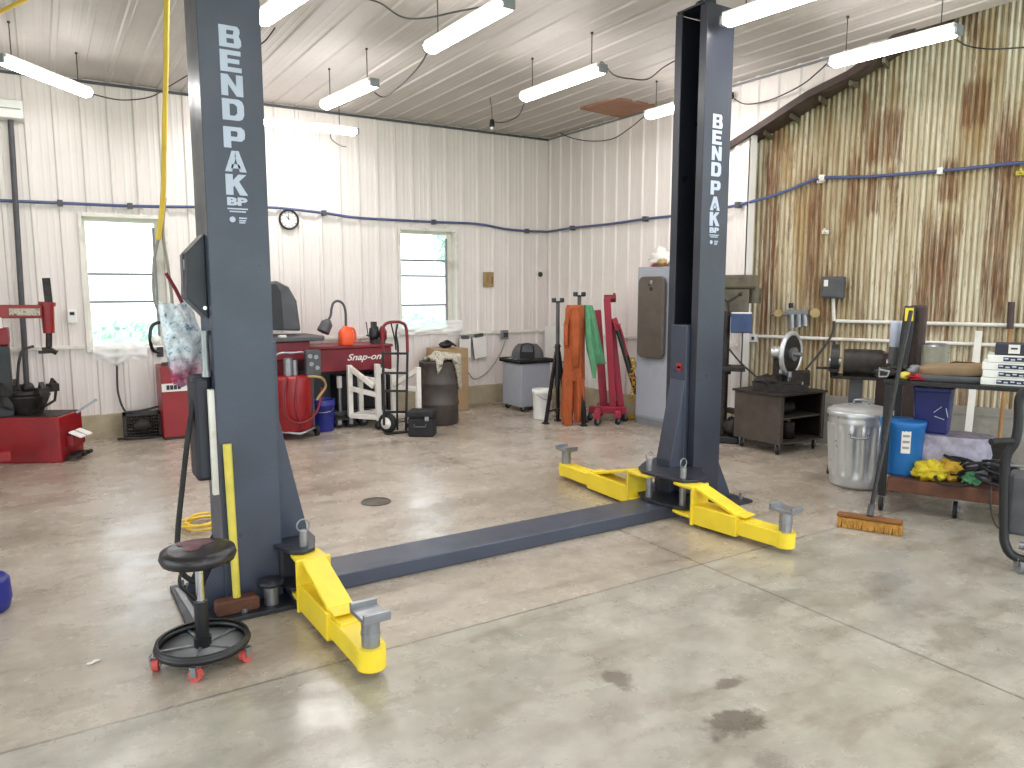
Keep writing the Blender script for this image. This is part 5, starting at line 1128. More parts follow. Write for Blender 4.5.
# yellow and orange bits beside the hoist
q = FL(631, 417); t = thing('yellow_bar', 'yellow painted steel bar lying on the floor at the foot of the engine hoist', 'bar', (q.x, q.y, 0))
MB().bar(FL(622, 417, .035), FL(642, 416, .035), .05, .05).build('bar', M['amber_rag'], t, bevel=.006); MB().cyl(FL(622, 417, .035), FL(621, 417, .035), .03, n=12).build('end_cap', M['grey_dark'], t)
mb = MB(); pts = [E_(632, 358, -.1), E_(634, 366, -.1), E_(631, 374, -.1), E_(634, 380, -.1), E_(633, 390, -.05), E_(631, 400, 0)]
for i, q in enumerate(smooth(pts, 3)): mb.tube([q + (vr * math.cos(a) + (V((0, 0, 1)) if i % 2 else vd) * math.sin(a)) * .022 for a in [k2 * math.pi / 4 for k2 in range(8)]], .007, n=6, closed=True)
mb.build('lifting_chain', M['amber_rag'], t if False else bpy.data.objects['engine_hoist'])
# locker
XL = 5.56; ya, yb2 = WX(637.5, 300, XL).y, WX(694, 300, XL).y; zl = WX(660, 266.5, XL).z
t = thing('steel_locker', 'tall grey steel locker against the white right wall behind the right column', 'locker', (5.70, (ya + yb2) / 2, 0))
MB().box(XL, 5.835, yb2, ya, .0, zl).build('locker_body', M['grey_cab'], t, bevel=.006)
mb = MB(); mb.box(XL - .012, XL + .002, yb2 + .02, ya - .02, .10, zl - .03); d_ = mb.build('locker_door', M['grey_cab'], t, bevel=.004)
yy = WX(664, 340, XL).y; MB().box(XL - .028, XL - .010, yy - .02, yy + .02, WX(664, 345, XL).z, WX(664, 338, XL).z).build('door_handle', M['chrome'], d_)
MB().box(XL - .004, XL + .01, yb2 + .01, ya - .01, .0, .08).build('plinth', M['grey_mid'], t)
# hanging creeper
XC = XL - .06; P = lambda x, y: WX(x, y, XC)
y1, y0 = P(639, 300).y, P(664.5, 300).y; z1, z0 = P(652, 276.5).z, P(652, 358.5).z
t = thing('mechanic_creeper', 'worn brown padded creeper board hanging on the grey locker door', 'creeper', (XC, (y0 + y1) / 2, z0))
po = []
r = .07
for cxx, czz, a0 in ((y1 - r, z1 - r, 0), (y0 + r, z1 - r, 90), (y0 + r, z0 + r, 180), (y1 - r, z0 + r, 270)):
    for i in range(7): a = math.radians(a0 + i * 15); po.append((cxx + r * math.cos(a), czz + r * math.sin(a)))
mb = MB(); mb.prism(po, (XC - .02, 0, 0), (0, 1, 0), (0, 0, 1), (.045, 0, 0)); pad = mb.build('pad', M['creeper'], t, bevel=.014)
ym = (y0 + y1) / 2
mb = MB(); mb.cyl((XC - .028, ym - .02, z1 - .06), (XC - .018, ym - .02, z1 - .06), .022, n=14); mb.build('hook_plate', M['steel'], t); mb = MB(); mb.cyl((XC - .024, ym - .01, z1 - .13), (XC - .0195, ym - .01, z1 - .13), .022, n=14); mb.cyl((XC - .024, ym + .02, z1 - .09), (XC - .0195, ym + .02, z1 - .09), .012, n=12); mb.build('grip_hole', M['black_paint'], t)
MB().cyl((XC + .02, ym - .02, z1 - .06), (XL - .010, ym - .02, z1 - .06), .012, n=8).build('hanging_hook', M['steel'], t)
MB().box(XC + .022, XL - .012, ym - .03, ym + .03, z0 + .05, z0 + .09).build('rest_block', M['steel'], t)
# bag on the locker
p = WX(661, 265, XL + .08); t = thing('paper_bag', 'crumpled white and tan bag on top of the grey locker', 'bag', (p.x, p.y, zl))
mb = MB(); mb.ell((p.x, p.y, zl + .075), .09, .15, .085, 24, 16, .45, 2.2, 4); mb.ell((p.x, p.y + .02, zl + .13), .06, .08, .08, 18, 12, .5, 3, 2); mb.build('bag_body', M['paper'], t)
mb = MB(); mb.ell((p.x - .05, p.y - .09, zl + .04), .06, .07, .045, 16, 10, .3, 3, 1); mb.build('tan_contents', M['tan_plate'], t); MB().bar((p.x - .08, p.y + .05, zl + .015), (p.x - .09, p.y - .16, zl + .03), .02, .015).build('red_strip', M['red_cloth'], t)
# ================================================================== RIGHT SIDE
UP = V((0, 0, 1))
# conduits on the rusty wall
def rpipe(name, label, p0, p1, off, r=.016, mat='white_paint', cat='conduit', clips=()):
    a = RW(*p0, off); b = RPT(4.4, a.z - .005, off); t = thing(name, label, cat, (a + b) / 2)
    MB().tube([a, a.lerp(b, .5), b], r, n=8).build('pipe', M[mat], t)
    for k in clips: q = a.lerp(b, k); MB().obox(q + RN * (off * .5), RD * .012, RN * (off * .5), UP * .026).build('pipe_strap', M['steel'], t)
    return t
rpipe('wall_conduit', 'upper white conduit across the rusty corrugated wall', (836, 321), (1060, 325.8), .034, .017, clips=(.1, .5, .9))
rpipe('wall_conduit', 'lower white conduit across the rusty corrugated wall', (752, 336), (1060, 345.5), .034, .017, clips=(.1, .4, .6, .9))
# electrical box
a, b = RW(822, 276.5, .12), RW(843, 298.5, .12); w = RS(b) - RS(a); c = (a + b) / 2
t = thing('switch_box', 'dark grey electrical box on the rusty wall above the brake lathe', 'electrical box', c - UP * .1)
MB().obox(c + RN * .05, RD * w / 2, RN * .06, UP * (a.z - b.z) / 2).build('case', M['grey_dark'], t, bevel=.01)
mb = MB(); mb.obox(c - RN * .014, RD * w * .42, RN * .006, UP * (a.z - b.z) * .42); mb.build('cover', M['grey_dark'], t, bevel=.004)
mb = MB(); mb.obox(c - RN * .022 - RD * w * .28 + UP * .04, RD * .018, RN * .003, UP * .03); mb.build('decal', M['paper'], t)
mb = MB(); q0, q1 = RW(833, 299, .05), RW(834, 321, .034); mb.tube([q0 + UP * .01, q0.lerp(q1, .5), q1], .016, n=8); mb.build('conduit_drop', M['white_paint'], t)
# hooks
for i, (x, y, lab) in enumerate(((820, 181, 'white insulator hook on the rusty wall where the blue pipe bends'), (825, 232, 'small white bracket on the rusty wall below the blue pipe'), (1020, 173, 'small yellowish bracket on the rusty wall at the right edge'))):
    q = RW(x, y, .04); t = thing('wall_hook', lab, 'hook', q - UP * .03); m_ = M['white_paint'] if i < 2 else M['yellow_fg']
    MB().obox(q + RN * .02, RD * .03, RN * .02, UP * .018).build('mount', m_, t, bevel=.004); MB().tube(smooth([q, q - RN * .04 + RD * .01, q - RN * .05 + UP * .03], 4), .009, n=8).build('peg', m_, t)
# air regulator cluster above the brake lathe
q = RW(797, 315, .07); t = thing('air_regulator', 'grey and brass air regulator and filter set on the rusty wall above the lathe disc', 'regulator', q - UP * .12)
mb = MB()
for px, h0, h1 in ((792, 311, 328), (799, 311, 327), (805, 311, 326)): a, b = RW(px, h0, .09), RW(px, h1, .09); mb.cyl(a, b, .028, n=16)
mb.build('filter_bowl', M['steel'], t); mb = MB(); a, b = RW(771, 314.5, .08), RW(819, 315, .08); mb.tube([a, b], .014, n=8); mb.obox(RW(798, 312, .09), RD * .10, RN * .03, UP * .022); mb.build('manifold', M['grey_mid'], t)
mb = MB(); mb.cyl(RW(778, 313, .08), RW(778, 313, .12), .04, n=16); mb.build('gauge', M['tan_plate'], t); mb = MB(); mb.cyl(RW(815, 313, .08), RW(815, 313, .13), .045, n=16); mb.build('gauge', M['tan_plate'], t); mb = MB(); mb.cyl(RW(791, 308, .09), RW(791, 303, .09), .022, n=12); mb.build('knob', M['black_paint'], t)
MB().obox(q + RN * .035, RD * .04, RN * .036, UP * .03).build('wall_bracket', M['grey_mid'], t)
cord('regulator_hose', 'dark hose drooping from the regulator bracket down to the brake lathe', [RW(834, 321, .05), RW(832, 334, .05), RW(822, 350, .08), RW(812, 362, .12), RW(806, 369, .2)], .012, cat='hose')
q = RW(754, 338, .02); t = thing('outlet_box', 'white outlet box at the left end of the lower conduit on the rusty wall', 'outlet', q - UP * .04)
MB().obox(q + RN * .012 - RN * .02, RD * .035, RN * .03, UP * .04).build('box_body', M['white_plastic'], t, bevel=.004); MB().obox(q - RN * .042, RD * .012, RN * .003, UP * .015).build('socket', M['ink'], t)

# drill press
dp0 = DP(735, 440, 7.60); x, y = dp0.x, dp0.y; dpd = hd(dp0); D_ = lambda px, py, o=0.0: DP(px, py, dpd + o)
vdr = V((x, y, 0)).normalized(); vrt = V((vdr.y, -vdr.x, 0)); cc = V((x, y, 0)) - vrt * .13
t = thing('drill_press', 'olive brown pillar drill press half hidden behind the right lift column', 'drill press', cc)
mb = MB(); mb.obox(cc + UP * .035, vrt * .16, vdr * .16, UP * .035); mb.build('base', M['black_paint'], t, bevel=.012)
MB().cyl(cc + UP * .07, cc + UP * 1.55, .045, n=18).build('pillar', M['grease_steel'], t)
z1, z0 = D_(745, 275).z, D_(745, 288.5).z
mb = MB(); a = D_(757.5, 280); ccz = cc + UP * (z1 + z0) / 2; e1 = (V((a.x, a.y, 0)) - cc).dot(vrt); mb.obox(cc + vrt * (e1 - .28) + UP * (z1 + z0) / 2, vrt * .28, vdr * .15, UP * (z1 - z0) / 2); mb.build('belt_guard', M['olive'], t, bevel=.02)
mb = MB(); zb = D_(745, 312).z; mb.obox(cc + vrt * .08 + UP * (z0 + zb) / 2, vrt * .13, vdr * .13, UP * (z0 - zb) / 2); mb.cyl(cc + vrt * .25 - vdr * .0 + UP * z0, cc + vrt * .25 + UP * (z0 - .14), .07, n=18); mb.build('head', M['olive'], t, bevel=.012)
mb = MB(); mb.cyl(cc + vrt * .0 - vdr * .14 + UP * zb, cc + vrt * .0 - vdr * .14 + UP * (zb - .16), .035, n=16); mb.cyl(cc + vrt * .0 - vdr * .14 + UP * (zb - .16), cc + vrt * .0 - vdr * .14 + UP * (zb - .24), .022, .012, n=14); mb.build('chuck', M['grease_steel'], t)
z1, z0 = D_(742, 313).z, D_(742, 332).z; a, b = D_(731, 320, -.10), D_(752, 320, -.10); mb = MB(); mb.obox((a + b) / 2 * V((1, 1, 0)) + UP * (z1 + z0) / 2, vrt * (b - a).length / 2, vdr * .09, UP * (z1 - z0) / 2); bb = mb.build('blue_housing', M['blue_box'], t, bevel=.01)
mb = MB(); mb.obox((a + b) / 2 * V((1, 1, 0)) + UP * z1, vrt * .09, vdr * .07, UP * .012); mb.build('paper_on_top', M['paper'], bb)
zt = D_(735, 368).z; mb = MB(); mb.obox(cc + vrt * .07 + UP * zt, vrt * .13, vdr * .13, UP * .022); mb.cyl(cc + UP * (zt - .06), cc + UP * (zt + .03), .07, n=18); mb.build('table', M['grease_steel'], t, bevel=.006)
for k in range(3):
    aa = .6 + k * 2.1; q = cc + vrt * .02 - vdr * .14 + UP * (zb + .1); e = q + vrt * .13 * math.cos(aa) + UP * .13 * math.sin(aa); mb = MB(); mb.tube([q, e], .008, n=6); mb.ell(e, .02, .02, .02, 10, 8); mb.build('feed_handle', M['black_paint'], t)
mb = MB(); mb.ell(cc + vrt * .1 - vdr * .06 + UP * .16, .09, .09, .09, 18, 12, .3, 4); mb.build('coolant_motor', M['grease_steel'], t); MB().cyl(cc + vrt * .13 - vdr * .16 + UP * .31, cc + vrt * .22 - vdr * .16 + UP * .31, .05, n=16).build('crank', M['grease_steel'], t); MB().bar(cc + vrt * .05 + UP * .31, cc + vrt * .17 - vdr * .16 + UP * .31, .05, .05).build('crank_arm', M['grease_steel'], t)
cord('power_cord', 'dark cord sagging from the drill press to the lathe bench', [D_(729, 349), D_(740, 362), D_(752, 373), D_(764, 382, -.1), D_(774, 386, -.2)], .010)

# steel bench of the brake lathe
bx0, bx1, by0, by1 = 5.53, 6.15, 4.33, 4.86; zt = DP(783, 395, hd(V((bx0, by0, 0)))).z; zb = .10
t = thing('steel_bench', 'brown grey steel bench cabinet on casters with one open side, under the brake lathe', 'bench', ((bx0 + bx1) / 2, (by0 + by1) / 2, 0))
mb = MB(); mb.box(bx0, bx0 + .012, by0, by1, zb, zt - .02); mb.build('front_panel', M['brown_steel'], t)
mb = MB(); mb.box(bx0 + .012, bx1, by1 - .012, by1, zb, zt - .02); mb.build('side_panel', M['brown_steel'], t); MB().box(bx1 - .012, bx1, by0, by1 - .012, zb, zt - .02).build('back_panel', M['grease_steel'], t)
MB().box(bx0 - .02, bx1 + .01, by0 - .02, by1 + .02, zt - .02, zt).build('worktop', M['grease_steel'], t, bevel=.004)
mb = MB(); mb.box(bx0 + .012, bx1 - .012, by0, by1 - .012, zb, zb + .014); mb.box(bx0 + .012, bx1 - .012, by0 + .02, by1 - .012, zb + .22, zb + .232); mb.build('shelf', M['brown_steel'], t)
MB().box(bx0 + .012, bx0 + .04, by0, by0 + .02, zb, zt - .02).build('corner_post', M['brown_steel'], t); MB().box(bx1 - .04, bx1 - .012, by0, by0 + .02, zb, zt - .02).build('corner_post', M['brown_steel'], t)
for q in ((bx0 + .05, by0 + .06), (bx0 + .05, by1 - .06), (bx1 - .06, by0 + .06), (bx1 - .06, by1 - .06)): caster(t, (*q, 0), .042, top=.104, ang=.5)
for i, (dx, z, r_, lab) in enumerate(((.12, zb + .014, .05, 'dark can on the lower shelf of the steel bench, nearer the front panel'), (.28, zb + .014, .065, 'larger dark can on the lower shelf of the steel bench, toward the wall'))):
    q = V((bx0 + dx, by0 + .14, z)); t2 = thing('dark_can', lab, 'can', q); MB().lathe([(0, .001), (r_, .001), (r_, .15), (r_ * .9, .16), (0, .162)], q, 20).build('can_body', M['grease_steel'], t2); MB().cyl(q + UP * .16, q + UP * .172, r_ * .4, n=12).build('lid', M['steel'], t2)
q = V((bx0 + .24, by0 + .2, zb + .232)); t2 = thing('lathe_spare', 'dark cylindrical spare lying on the upper shelf inside the steel bench', 'spare part', q)
MB().cyl(q + V((-.14, 0, .061)), q + V((.14, 0, .061)), .06, n=20).build('barrel', M['grease_steel'], t2); MB().cyl(q + V((-.16, 0, .061)), q + V((-.14, 0, .061)), .04, n=16).build('end_flange', M['steel'], t2)
# brake lathe
cxy = V(((bx0 + bx1) / 2 - .02, (by0 + by1) / 2 - .02, 0)); dl = hd(cxy); Lq = lambda px, py, o=0.0: DP(px, py, dl + o)
t = thing('brake_lathe', 'greasy brake lathe with pale ringed disc on top of the brown steel bench', 'brake lathe', cxy + UP * zt)
vdl = cxy.normalized(); vrl = V((vdl.y, -vdl.x, 0))
mb = MB(); mb.obox(cxy + UP * (zt + .035), vrl * .24, vdl * .16, UP * .0345); mb.obox(cxy + vrl * .16 + UP * (zt + .12), vrl * .09, vdl * .12, UP * .06); mb.bar(cxy - vrl * .25 - vdl * .1 + UP * (zt + .06), cxy + vrl * .25 - vdl * .1 + UP * (zt + .08), .05, .04); mb.ell(cxy - vrl * .1 - vdl * .05 + UP * (zt + .09), .13, .1, .05, 18, 10, .5, 5); mb.build('lathe_bed', M['grease_steel'], t, bevel=.004)
q = Lq(791, 354); dn = (vrl * .90 - vdl * .44).normalized()
sidev = V((-dn.y, dn.x, 0)); hz = (Lq(791, 331).z - Lq(791, 377).z) / 2
mb = MB(); mb.tube([q + (sidev * math.cos(a) + UP * math.sin(a)) * (hz - .022) for a in [2 * math.pi * i / 36 for i in range(36)]], .023, n=10, closed=True); mb.build('drum_ring', M['galv'], t)
mb = MB(); mb.cyl(q - dn * .02, q + dn * .012, hz - .036, n=32); mb.build('disc_face', M['black_paint'], t)
mb = MB(); mb.cyl(q + dn * .012, q + dn * .04, hz * .30, n=24); mb.cyl(q, q + dn * .10, .02, n=12); mb.build('arbor', M['steel'], t)
mb = MB(); mb.cyl(Lq(773, 352), Lq(786, 353), .058, n=20); mb.cyl(Lq(771, 352), Lq(773, 352), .045, n=20); mb.build('motor', M['galv'], t)
mb = MB(); mb.obox(q + UP * (-hz - .02) - dn * .05, dn * .05, sidev * .06, UP * .055); mb.cyl(q - dn * .14, q - dn * .02, .05, n=16); mb.bar(q - dn * .10 - UP * .02, V((q.x, q.y, zt + .05)) - dn * .10, .09, .09); mb.build('headstock', M['grease_steel'], t)
mb = MB(); a = Lq(779, 372, -.08); mb.cyl(a, a + vrl * .05, .03, n=14); a = Lq(790, 377, -.1); mb.cyl(a, a + UP * .05, .025, n=12); mb.bar(V((a.x, a.y, zt + .06)), a + UP * .01, .03, .03); mb.build('cutter_block', M['steel'], t); a = Lq(779, 372, -.08); MB().bar(V((a.x, a.y, zt + .05)) + vrl * .02, a + vrl * .02, .03, .03).build('cutter_post', M['grease_steel'], t)
a = Lq(803, 387, -.1); MB().bar(V((a.x, a.y, zt + .06)), a + UP * .05, .05, .03).build('clamp', M['galv'], t)

# bench grinder on pedestal
gp = DP(852, 450, 6.65); dg_ = hd(gp); Gq = lambda px, py, o=0.0: DP(px, py, dg_ + o); gp.z = 0; vdg = gp.normalized(); vrg = V((vdg.y, -vdg.x, 0))
t = thing('bench_grinder', 'dark bench grinder on a pedestal behind the galvanized trash can', 'grinder', gp)
MB().obox(gp + UP * .012, vrg * .18, vdg * .16, UP * .012).build('pedestal_base', M['grease_steel'], t, bevel=.004)
zc = Gq(852, 363).z; mb = MB(); mb.obox(gp + UP * (.024 + zc - .12) / 2, vrg * .05, vdg * .05, UP * (zc - .12 - .024) / 2); mb.build('pedestal', M['grey_dark'], t, bevel=.006)
MB().obox(gp + UP * (zc - .11), vrg * .17, vdg * .12, UP * .012).build('top_plate', M['grease_steel'], t)
mb = MB(); mb.cyl(gp - vrg * .10 + UP * zc, gp + vrg * .18 + UP * zc, .115, n=24); mb.obox(gp + vrg * .03 + UP * (zc - .07), vrg * .09, vdg * .07, UP * .035); mb.build('motor_body', M['grease_steel'], t, bevel=.01)
for s_, r_ in ((-.165, .14), (.255, .15)):
    mb = MB(); mb.cyl(gp + vrg * (s_ - .03) + UP * (zc + .01), gp + vrg * (s_ + .03) + UP * (zc + .01), r_, n=24); w_ = mb.build('wheel_guard', M['black_paint'], t, bevel=.008); MB().cyl(gp + vrg * (s_ - .045) + UP * zc, gp + vrg * (s_ + .045) + UP * zc, .045, n=16).build('arbor_nut', M['steel'], w_)
    MB().obox(gp + vrg * s_ - vdg * .13 + UP * (zc - .05), vrg * .04, vdg * .05, UP * .008).build('tool_rest', M['grease_steel'], t)
    MB().bar(gp + vrg * (s_ * .8) - vdg * .08 + UP * (zc - .10), gp + vrg * s_ - vdg * .1 + UP * (zc - .055), .03, .015).build('rest_bracket', M['grease_steel'], t)
MB().bar(gp + vrg * (-.17) - vdg * .1 + UP * (zc - .04), gp + vrg * (-.30) - vdg * .10 + UP * (zc - .04), .02, .02).build('side_rod', M['grease_steel'], t)
# brown crate like box right of the grinder, behind the table
q = DP(877, 400, 6.75); cr_ = V((q.x, q.y, 0)) + RN * .30 + RD * .12; zt9 = DP(877, 352, hd(cr_)).z
t = thing('wooden_crate', 'tall dark brown crate standing between the bench grinder and the wheeled table', 'crate', cr_)
for sg in (-1, 1): MB().obox(cr_ + RD * sg * .15 + UP * zt9 / 2, RD * .01, RN * .14, UP * zt9 / 2).build('side', M['brown_box'], t)
MB().obox(cr_ - RN * .13 + UP * zt9 / 2, RD * .14, RN * .01, UP * zt9 / 2).build('front', M['brown_box'], t); MB().obox(cr_ + UP * (zt9 - .02), RD * .14, RN * .12, UP * .01).build('lid', M['rust_steel'], t)
# galvanized trash can
p = FL(866, 500); vd2 = V((p.x, p.y, 0)).normalized(); r_ = .225; c = V((p.x, p.y, 0)) + vd2 * (r_ + .02); c = c - RD * .10 + RN * .19; zc_ = DP(866, 415, hd(c) - r_).z
t = thing('trash_can', 'galvanized ribbed trash can with lid at the left end of the rusty wheeled table', 'trash can', c)
mb = MB(); rm = lambda a, z: 1 + .045 * math.copysign(abs(math.sin(15 * a)) ** .6, math.sin(15 * a)) if .09 < z < zc_ - .10 else 1
pr = [(0, .012), (r_ * .86, .012), (r_ * .86, 0), (r_ * .88, .02), (r_ * .885, .06), (r_ * .90, .085), (r_ * .885, .10)] + [(r_ * (.885 + .10 * k / 8), .10 + (zc_ - .22) * k / 8) for k in range(1, 8)] + [(r_ * .985, zc_ - .105), (r_ * .99, zc_ - .09), (r_ * 1.01, zc_ - .075), (r_ * .99, zc_ - .06), (r_ * .99, zc_ - .01), (r_ * 1.01, zc_)]
mb.lathe(pr, c, 120, rm); mb.build('can_body', M['galv'], t)
mb = MB(); mb.lathe([(r_ * 1.05, zc_ - .03), (r_ * 1.055, zc_ - .005), (r_ * 1.03, zc_ + .005), (r_ * .98, zc_ + .004), (r_ * .92, zc_ + .02), (r_ * .5, zc_ + .04), (0, zc_ + .045)], c, 48); lid = mb.build('lid', M['galv'], t)
hd2 = vrg; mb = MB(); mb.tube(smooth([c - hd2 * .05 + UP * (zc_ + .043), c - hd2 * .045 + UP * (zc_ + .075), c + hd2 * .045 + UP * (zc_ + .075), c + hd2 * .05 + UP * (zc_ + .043)], 5), .008, n=8); mb.build('lid_handle', M['steel'], lid)
vs_ = V((vd2.y, -vd2.x, 0))
q = c - vd2 * (r_ * 1.0) + UP * (zc_ - .17); mb = MB(); mb.tube(smooth([q - vs_ * .06 + UP * .02, q - vs_ * .055 - vd2 * .035, q + vs_ * .055 - vd2 * .035, q + vs_ * .06 + UP * .02], 5), .007, n=8); mb.build('side_handle', M['steel'], t)

# two tier wheeled table
T0_ = FL(877, 510); T0_.z = 0
LT, DT = 1.75, .60; ztop = DP(876, 379, hd(T0_)).z; zs = .235
Tp = lambda a, b, z: T0_ + RD * a + RN * b + UP * z
t = thing('wheeled_table', 'two tier rusty steel wheeled table loaded with clutter in front of the rusty wall', 'table', Tp(LT / 2, DT / 2, 0))
mb = MB(); mb.obox(Tp(LT / 2, DT / 2, ztop - .014), RD * (LT / 2 + .01), RN * (DT / 2 + .01), UP * .014); mb.build('tabletop', M['black_paint'], t, bevel=.004)
mb = MB(); mb.obox(Tp(LT / 2 + .02, DT / 2, zs - .045), RD * (LT / 2 - .03), RN * (DT / 2), UP * .045); mb.build('lower_shelf', M['rust_steel'], t, bevel=.006)
for a in (.02, LT - .02):
    for b in (.02, DT - .02):
        mb = MB(); mb.obox(Tp(a, b, (ztop - .028 + .10) / 2), RD * .022, RN * .022, UP * ((ztop - .028 - .10) / 2)); mb.build('leg', M['black_paint'], t, bevel=.003)
for a, b in ((.02, .02), (LT - .02, .02), (.02, DT - .02), (LT - .02, DT - .02), (.45, .10), (1.2, .10)): caster(t, Tp(a, b, 0), .055, top=.145 if .4 < a < 1.3 else .104, ang=RA)
TQ = lambda px, py, b, z=None: (lambda r: O + r * (((T0_.dot(RN) + b)) / r.dot(RN)))(ray(px, py))
def onT(px, py, b): q = TQ(px, py, b); return V((q.x, q.y, ztop))
# blue tub on the shelf
q = TQ(900, 471, .20); c = V((q.x, q.y, zs)); hb = TQ(900, 419, .2).z
t = thing('blue_tub', 'bright blue plastic tub with a white label on the lower shelf, beside trash can', 'tub', c); rt = .142
MB().lathe([(0, zs + .001), (rt * .86, zs + .001), (rt * .88, zs + .02), (rt * .97, hb - .05), (rt, hb - .045), (rt * 1.03, hb - .01), (rt * 1.0, hb), (0, hb + .002)], V((c.x, c.y, 0)), 32).build('tub_body', M['blue_plastic'], t)
vdx = V((c.x, c.y, 0)).normalized(); zz = TQ(906, 443, .05).z
mb = MB(); base_a = math.atan2(-vdx.y, -vdx.x) + .18
def lab(u, v): a = base_a + (u - .5) * .42; return V((c.x + rt * .965 * math.cos(a), c.y + rt * .965 * math.sin(a), zz - .075 + .15 * v))
mb.grid(lab, 6, 2); lb = mb.build('white_label', M['paper'], t)
mb = MB()
for k in range(3): mb.grid(lambda u, v, k=k: V((c.x + rt * .972 * math.cos(base_a + (u - .5) * .3), c.y + rt * .972 * math.sin(base_a + (u - .5) * .3), zz - .045 + k * .04 + .016 * v)), 4, 1)
mb.build('label_print', M['cord_grey'], lb)
# lilac bag and navy bin
q = TQ(945, 446, .40); c0 = V((q.x, q.y, zs)); zt2 = TQ(935, 431, .36).z
t = thing('lilac_bag', 'white and lilac plastic bag of rags on the lower shelf under the navy bin', 'bag', c0)
mb = MB(); c1 = V((TQ(938, 446, .34).x, TQ(938, 446, .34).y, 0))
rings = []
for k in range(8):
    z = zs + .001 + (zt2 - zs - .004) * k / 7; rings.append([c1 + RD * (.26 * math.copysign(abs(math.cos(a)) ** .6, math.cos(a)) * (1 + .10 * mnoise.noise(V((math.cos(a) * 3, math.sin(a) * 3, k * .6)))) + .05) + RN * (.15 * math.copysign(abs(math.sin(a)) ** .6, math.sin(a))) * (1 + .12 * mnoise.noise(V((math.cos(a) * 3, 4, k * .7)))) + UP * z for a in [2 * math.pi * i / 30 for i in range(30)]])
mb.loft(rings); mb.build('bag_body', M['lilac_bag'], t)
q0, q1 = TQ(913, 405, .30), TQ(953, 405, .30); cb = (q0 + q1) / 2; cb.z = 0; wv_ = (q1 - q0).dot(RD) / 2; hz_ = min(TQ(935, 384, .3).z, ztop - .045)
t = thing('navy_bin', 'navy blue rectangular recycling bin standing on bags on the lower shelf', 'bin', cb + UP * zt2)
mb = MB(); rings = []
for z, s_ in ((zt2, .82), (zt2 + .01, .86), (hz_ - .05, .97), (hz_ - .045, 1.02), (hz_ - .02, 1.02), (hz_ - .018, 1.0)): rings.append([cb + RN * .06 + RD * (sx * wv_ * s_) + RN * (sy * .13 * s_) + UP * z for sx, sy in ((-1, -.8), (-.9, -1), (.9, -1), (1, -.8), (1, .8), (.9, 1), (-.9, 1), (-1, .8))])
mb.loft(rings, False); bn = mb.build('bin_body', M['navy_bin'], t, bevel=.006)
mb = MB(); zc3 = (zt2 + hz_) / 2 - .02; f_ = cb + RN * (.06 - .135) + RD * .06
for i in range(3):
    a = math.pi / 2 + i * 2 * math.pi / 3; p0_ = f_ + RD * (.045 * math.cos(a)) + UP * (zc3 + .045 * math.sin(a)); a2 = a + 1.5; p1_ = f_ + RD * (.045 * math.cos(a2)) + UP * (zc3 + .045 * math.sin(a2)); mb.bar(p0_, p1_, .004, .012, up=RN)
mb.build('recycling_mark', M['letter'], bn)
# rags and cables on the shelf
def clutter(px, py, b, label, seed, n=9):
    q = onT(px, py, b); rr = random.Random(seed); mb = MB()
    for i in range(n):
        a = q + RD * rr.uniform(-.09, .09) + RN * rr.uniform(-.06, .06) + UP * rr.uniform(.012, .05); d = V((rr.gauss(0, 1), rr.gauss(0, 1), rr.gauss(0, .25))).normalized() * rr.uniform(.03, .08); d.z = abs(d.z)
        mb.cyl(a, a + d, rr.uniform(.007, .014), n=8)
        if i % 3 == 0: mb.ell(a, .03, .03, .012 + .01 * rr.random(), 10, 6)
    return mb.build('loose_tools', M['grease_steel'], label=label, cat='tools', kind='stuff')
clutter(888, 370, .34, 'scatter of small greasy tools at the back of the left end of the tabletop', 3, 14)
clutter(922, 372, .30, 'scatter of small greasy tools on the tabletop before the round tin', 8, 14)
def lump(name, label, px, py, b, rx, ry, rz, mat, seed, cat='rag', amp=.4):
    q = TQ(px, py, b); return MB().ell((q.x, q.y, zs + rz * .72), rx, ry, rz, 44, 28, amp, 2.6, seed).build(name, M[mat], label=label, cat=cat)
lump('yellow_rag', 'bright yellow crumpled cloth at the front of the lower shelf right of blue tub', 932, 465, .13, .13, .10, .07, 'yellow_rag', 3)
lump('amber_rag', 'amber crumpled cloth on the lower shelf behind the bright yellow one', 955, 458, .22, .13, .10, .08, 'amber_rag', 5)
lump('green_rag', 'small green crumpled cloth between cables on the lower shelf', 972, 466, .12, .06, .05, .045, 'green_cloth', 8)
q = TQ(978, 464, .16); mb = MB(); rr = random.Random(3)
for k in range(16):
    c2 = V((q.x, q.y, zs + .02 + .008 * k)) + RD * rr.uniform(-.16, .2) + RN * rr.uniform(-.12, .14); R2 = rr.uniform(.05, .10); n2 = V((rr.uniform(-.6, .6), rr.uniform(-.6, .6), 1)).normalized(); a_ = n2.orthogonal().normalized(); b_ = n2.cross(a_)
    pts = [c2 + a_ * R2 * math.cos(w2) + b_ * R2 * math.sin(w2) + UP * .0 for w2 in [2 * math.pi * i / 18 for i in range(18)]]; mb.tube([V((p_.x, p_.y, max(p_.z, zs + .012))) for p_ in pts], .010, n=6, closed=True)
mb.build('cable_heap', M['black_rubber'], label='heap of looped black cables on the lower shelf of the wheeled table', cat='cables', kind='stuff')
lump('dark_pack', 'dark grey soft pack on the lower shelf behind the black cable heap', 1000, 452, .40, .16, .10, .07, 'grey_dark', 12, 'pack', .3)
cord('loose_cord', 'thin black cord dangling below the lower shelf at right', [TQ(990, 478, .05), TQ(991, 492, -.03), TQ(991, 510, -.03), TQ(996, 525, -.02), TQ(1003, 530, .02)], .006)
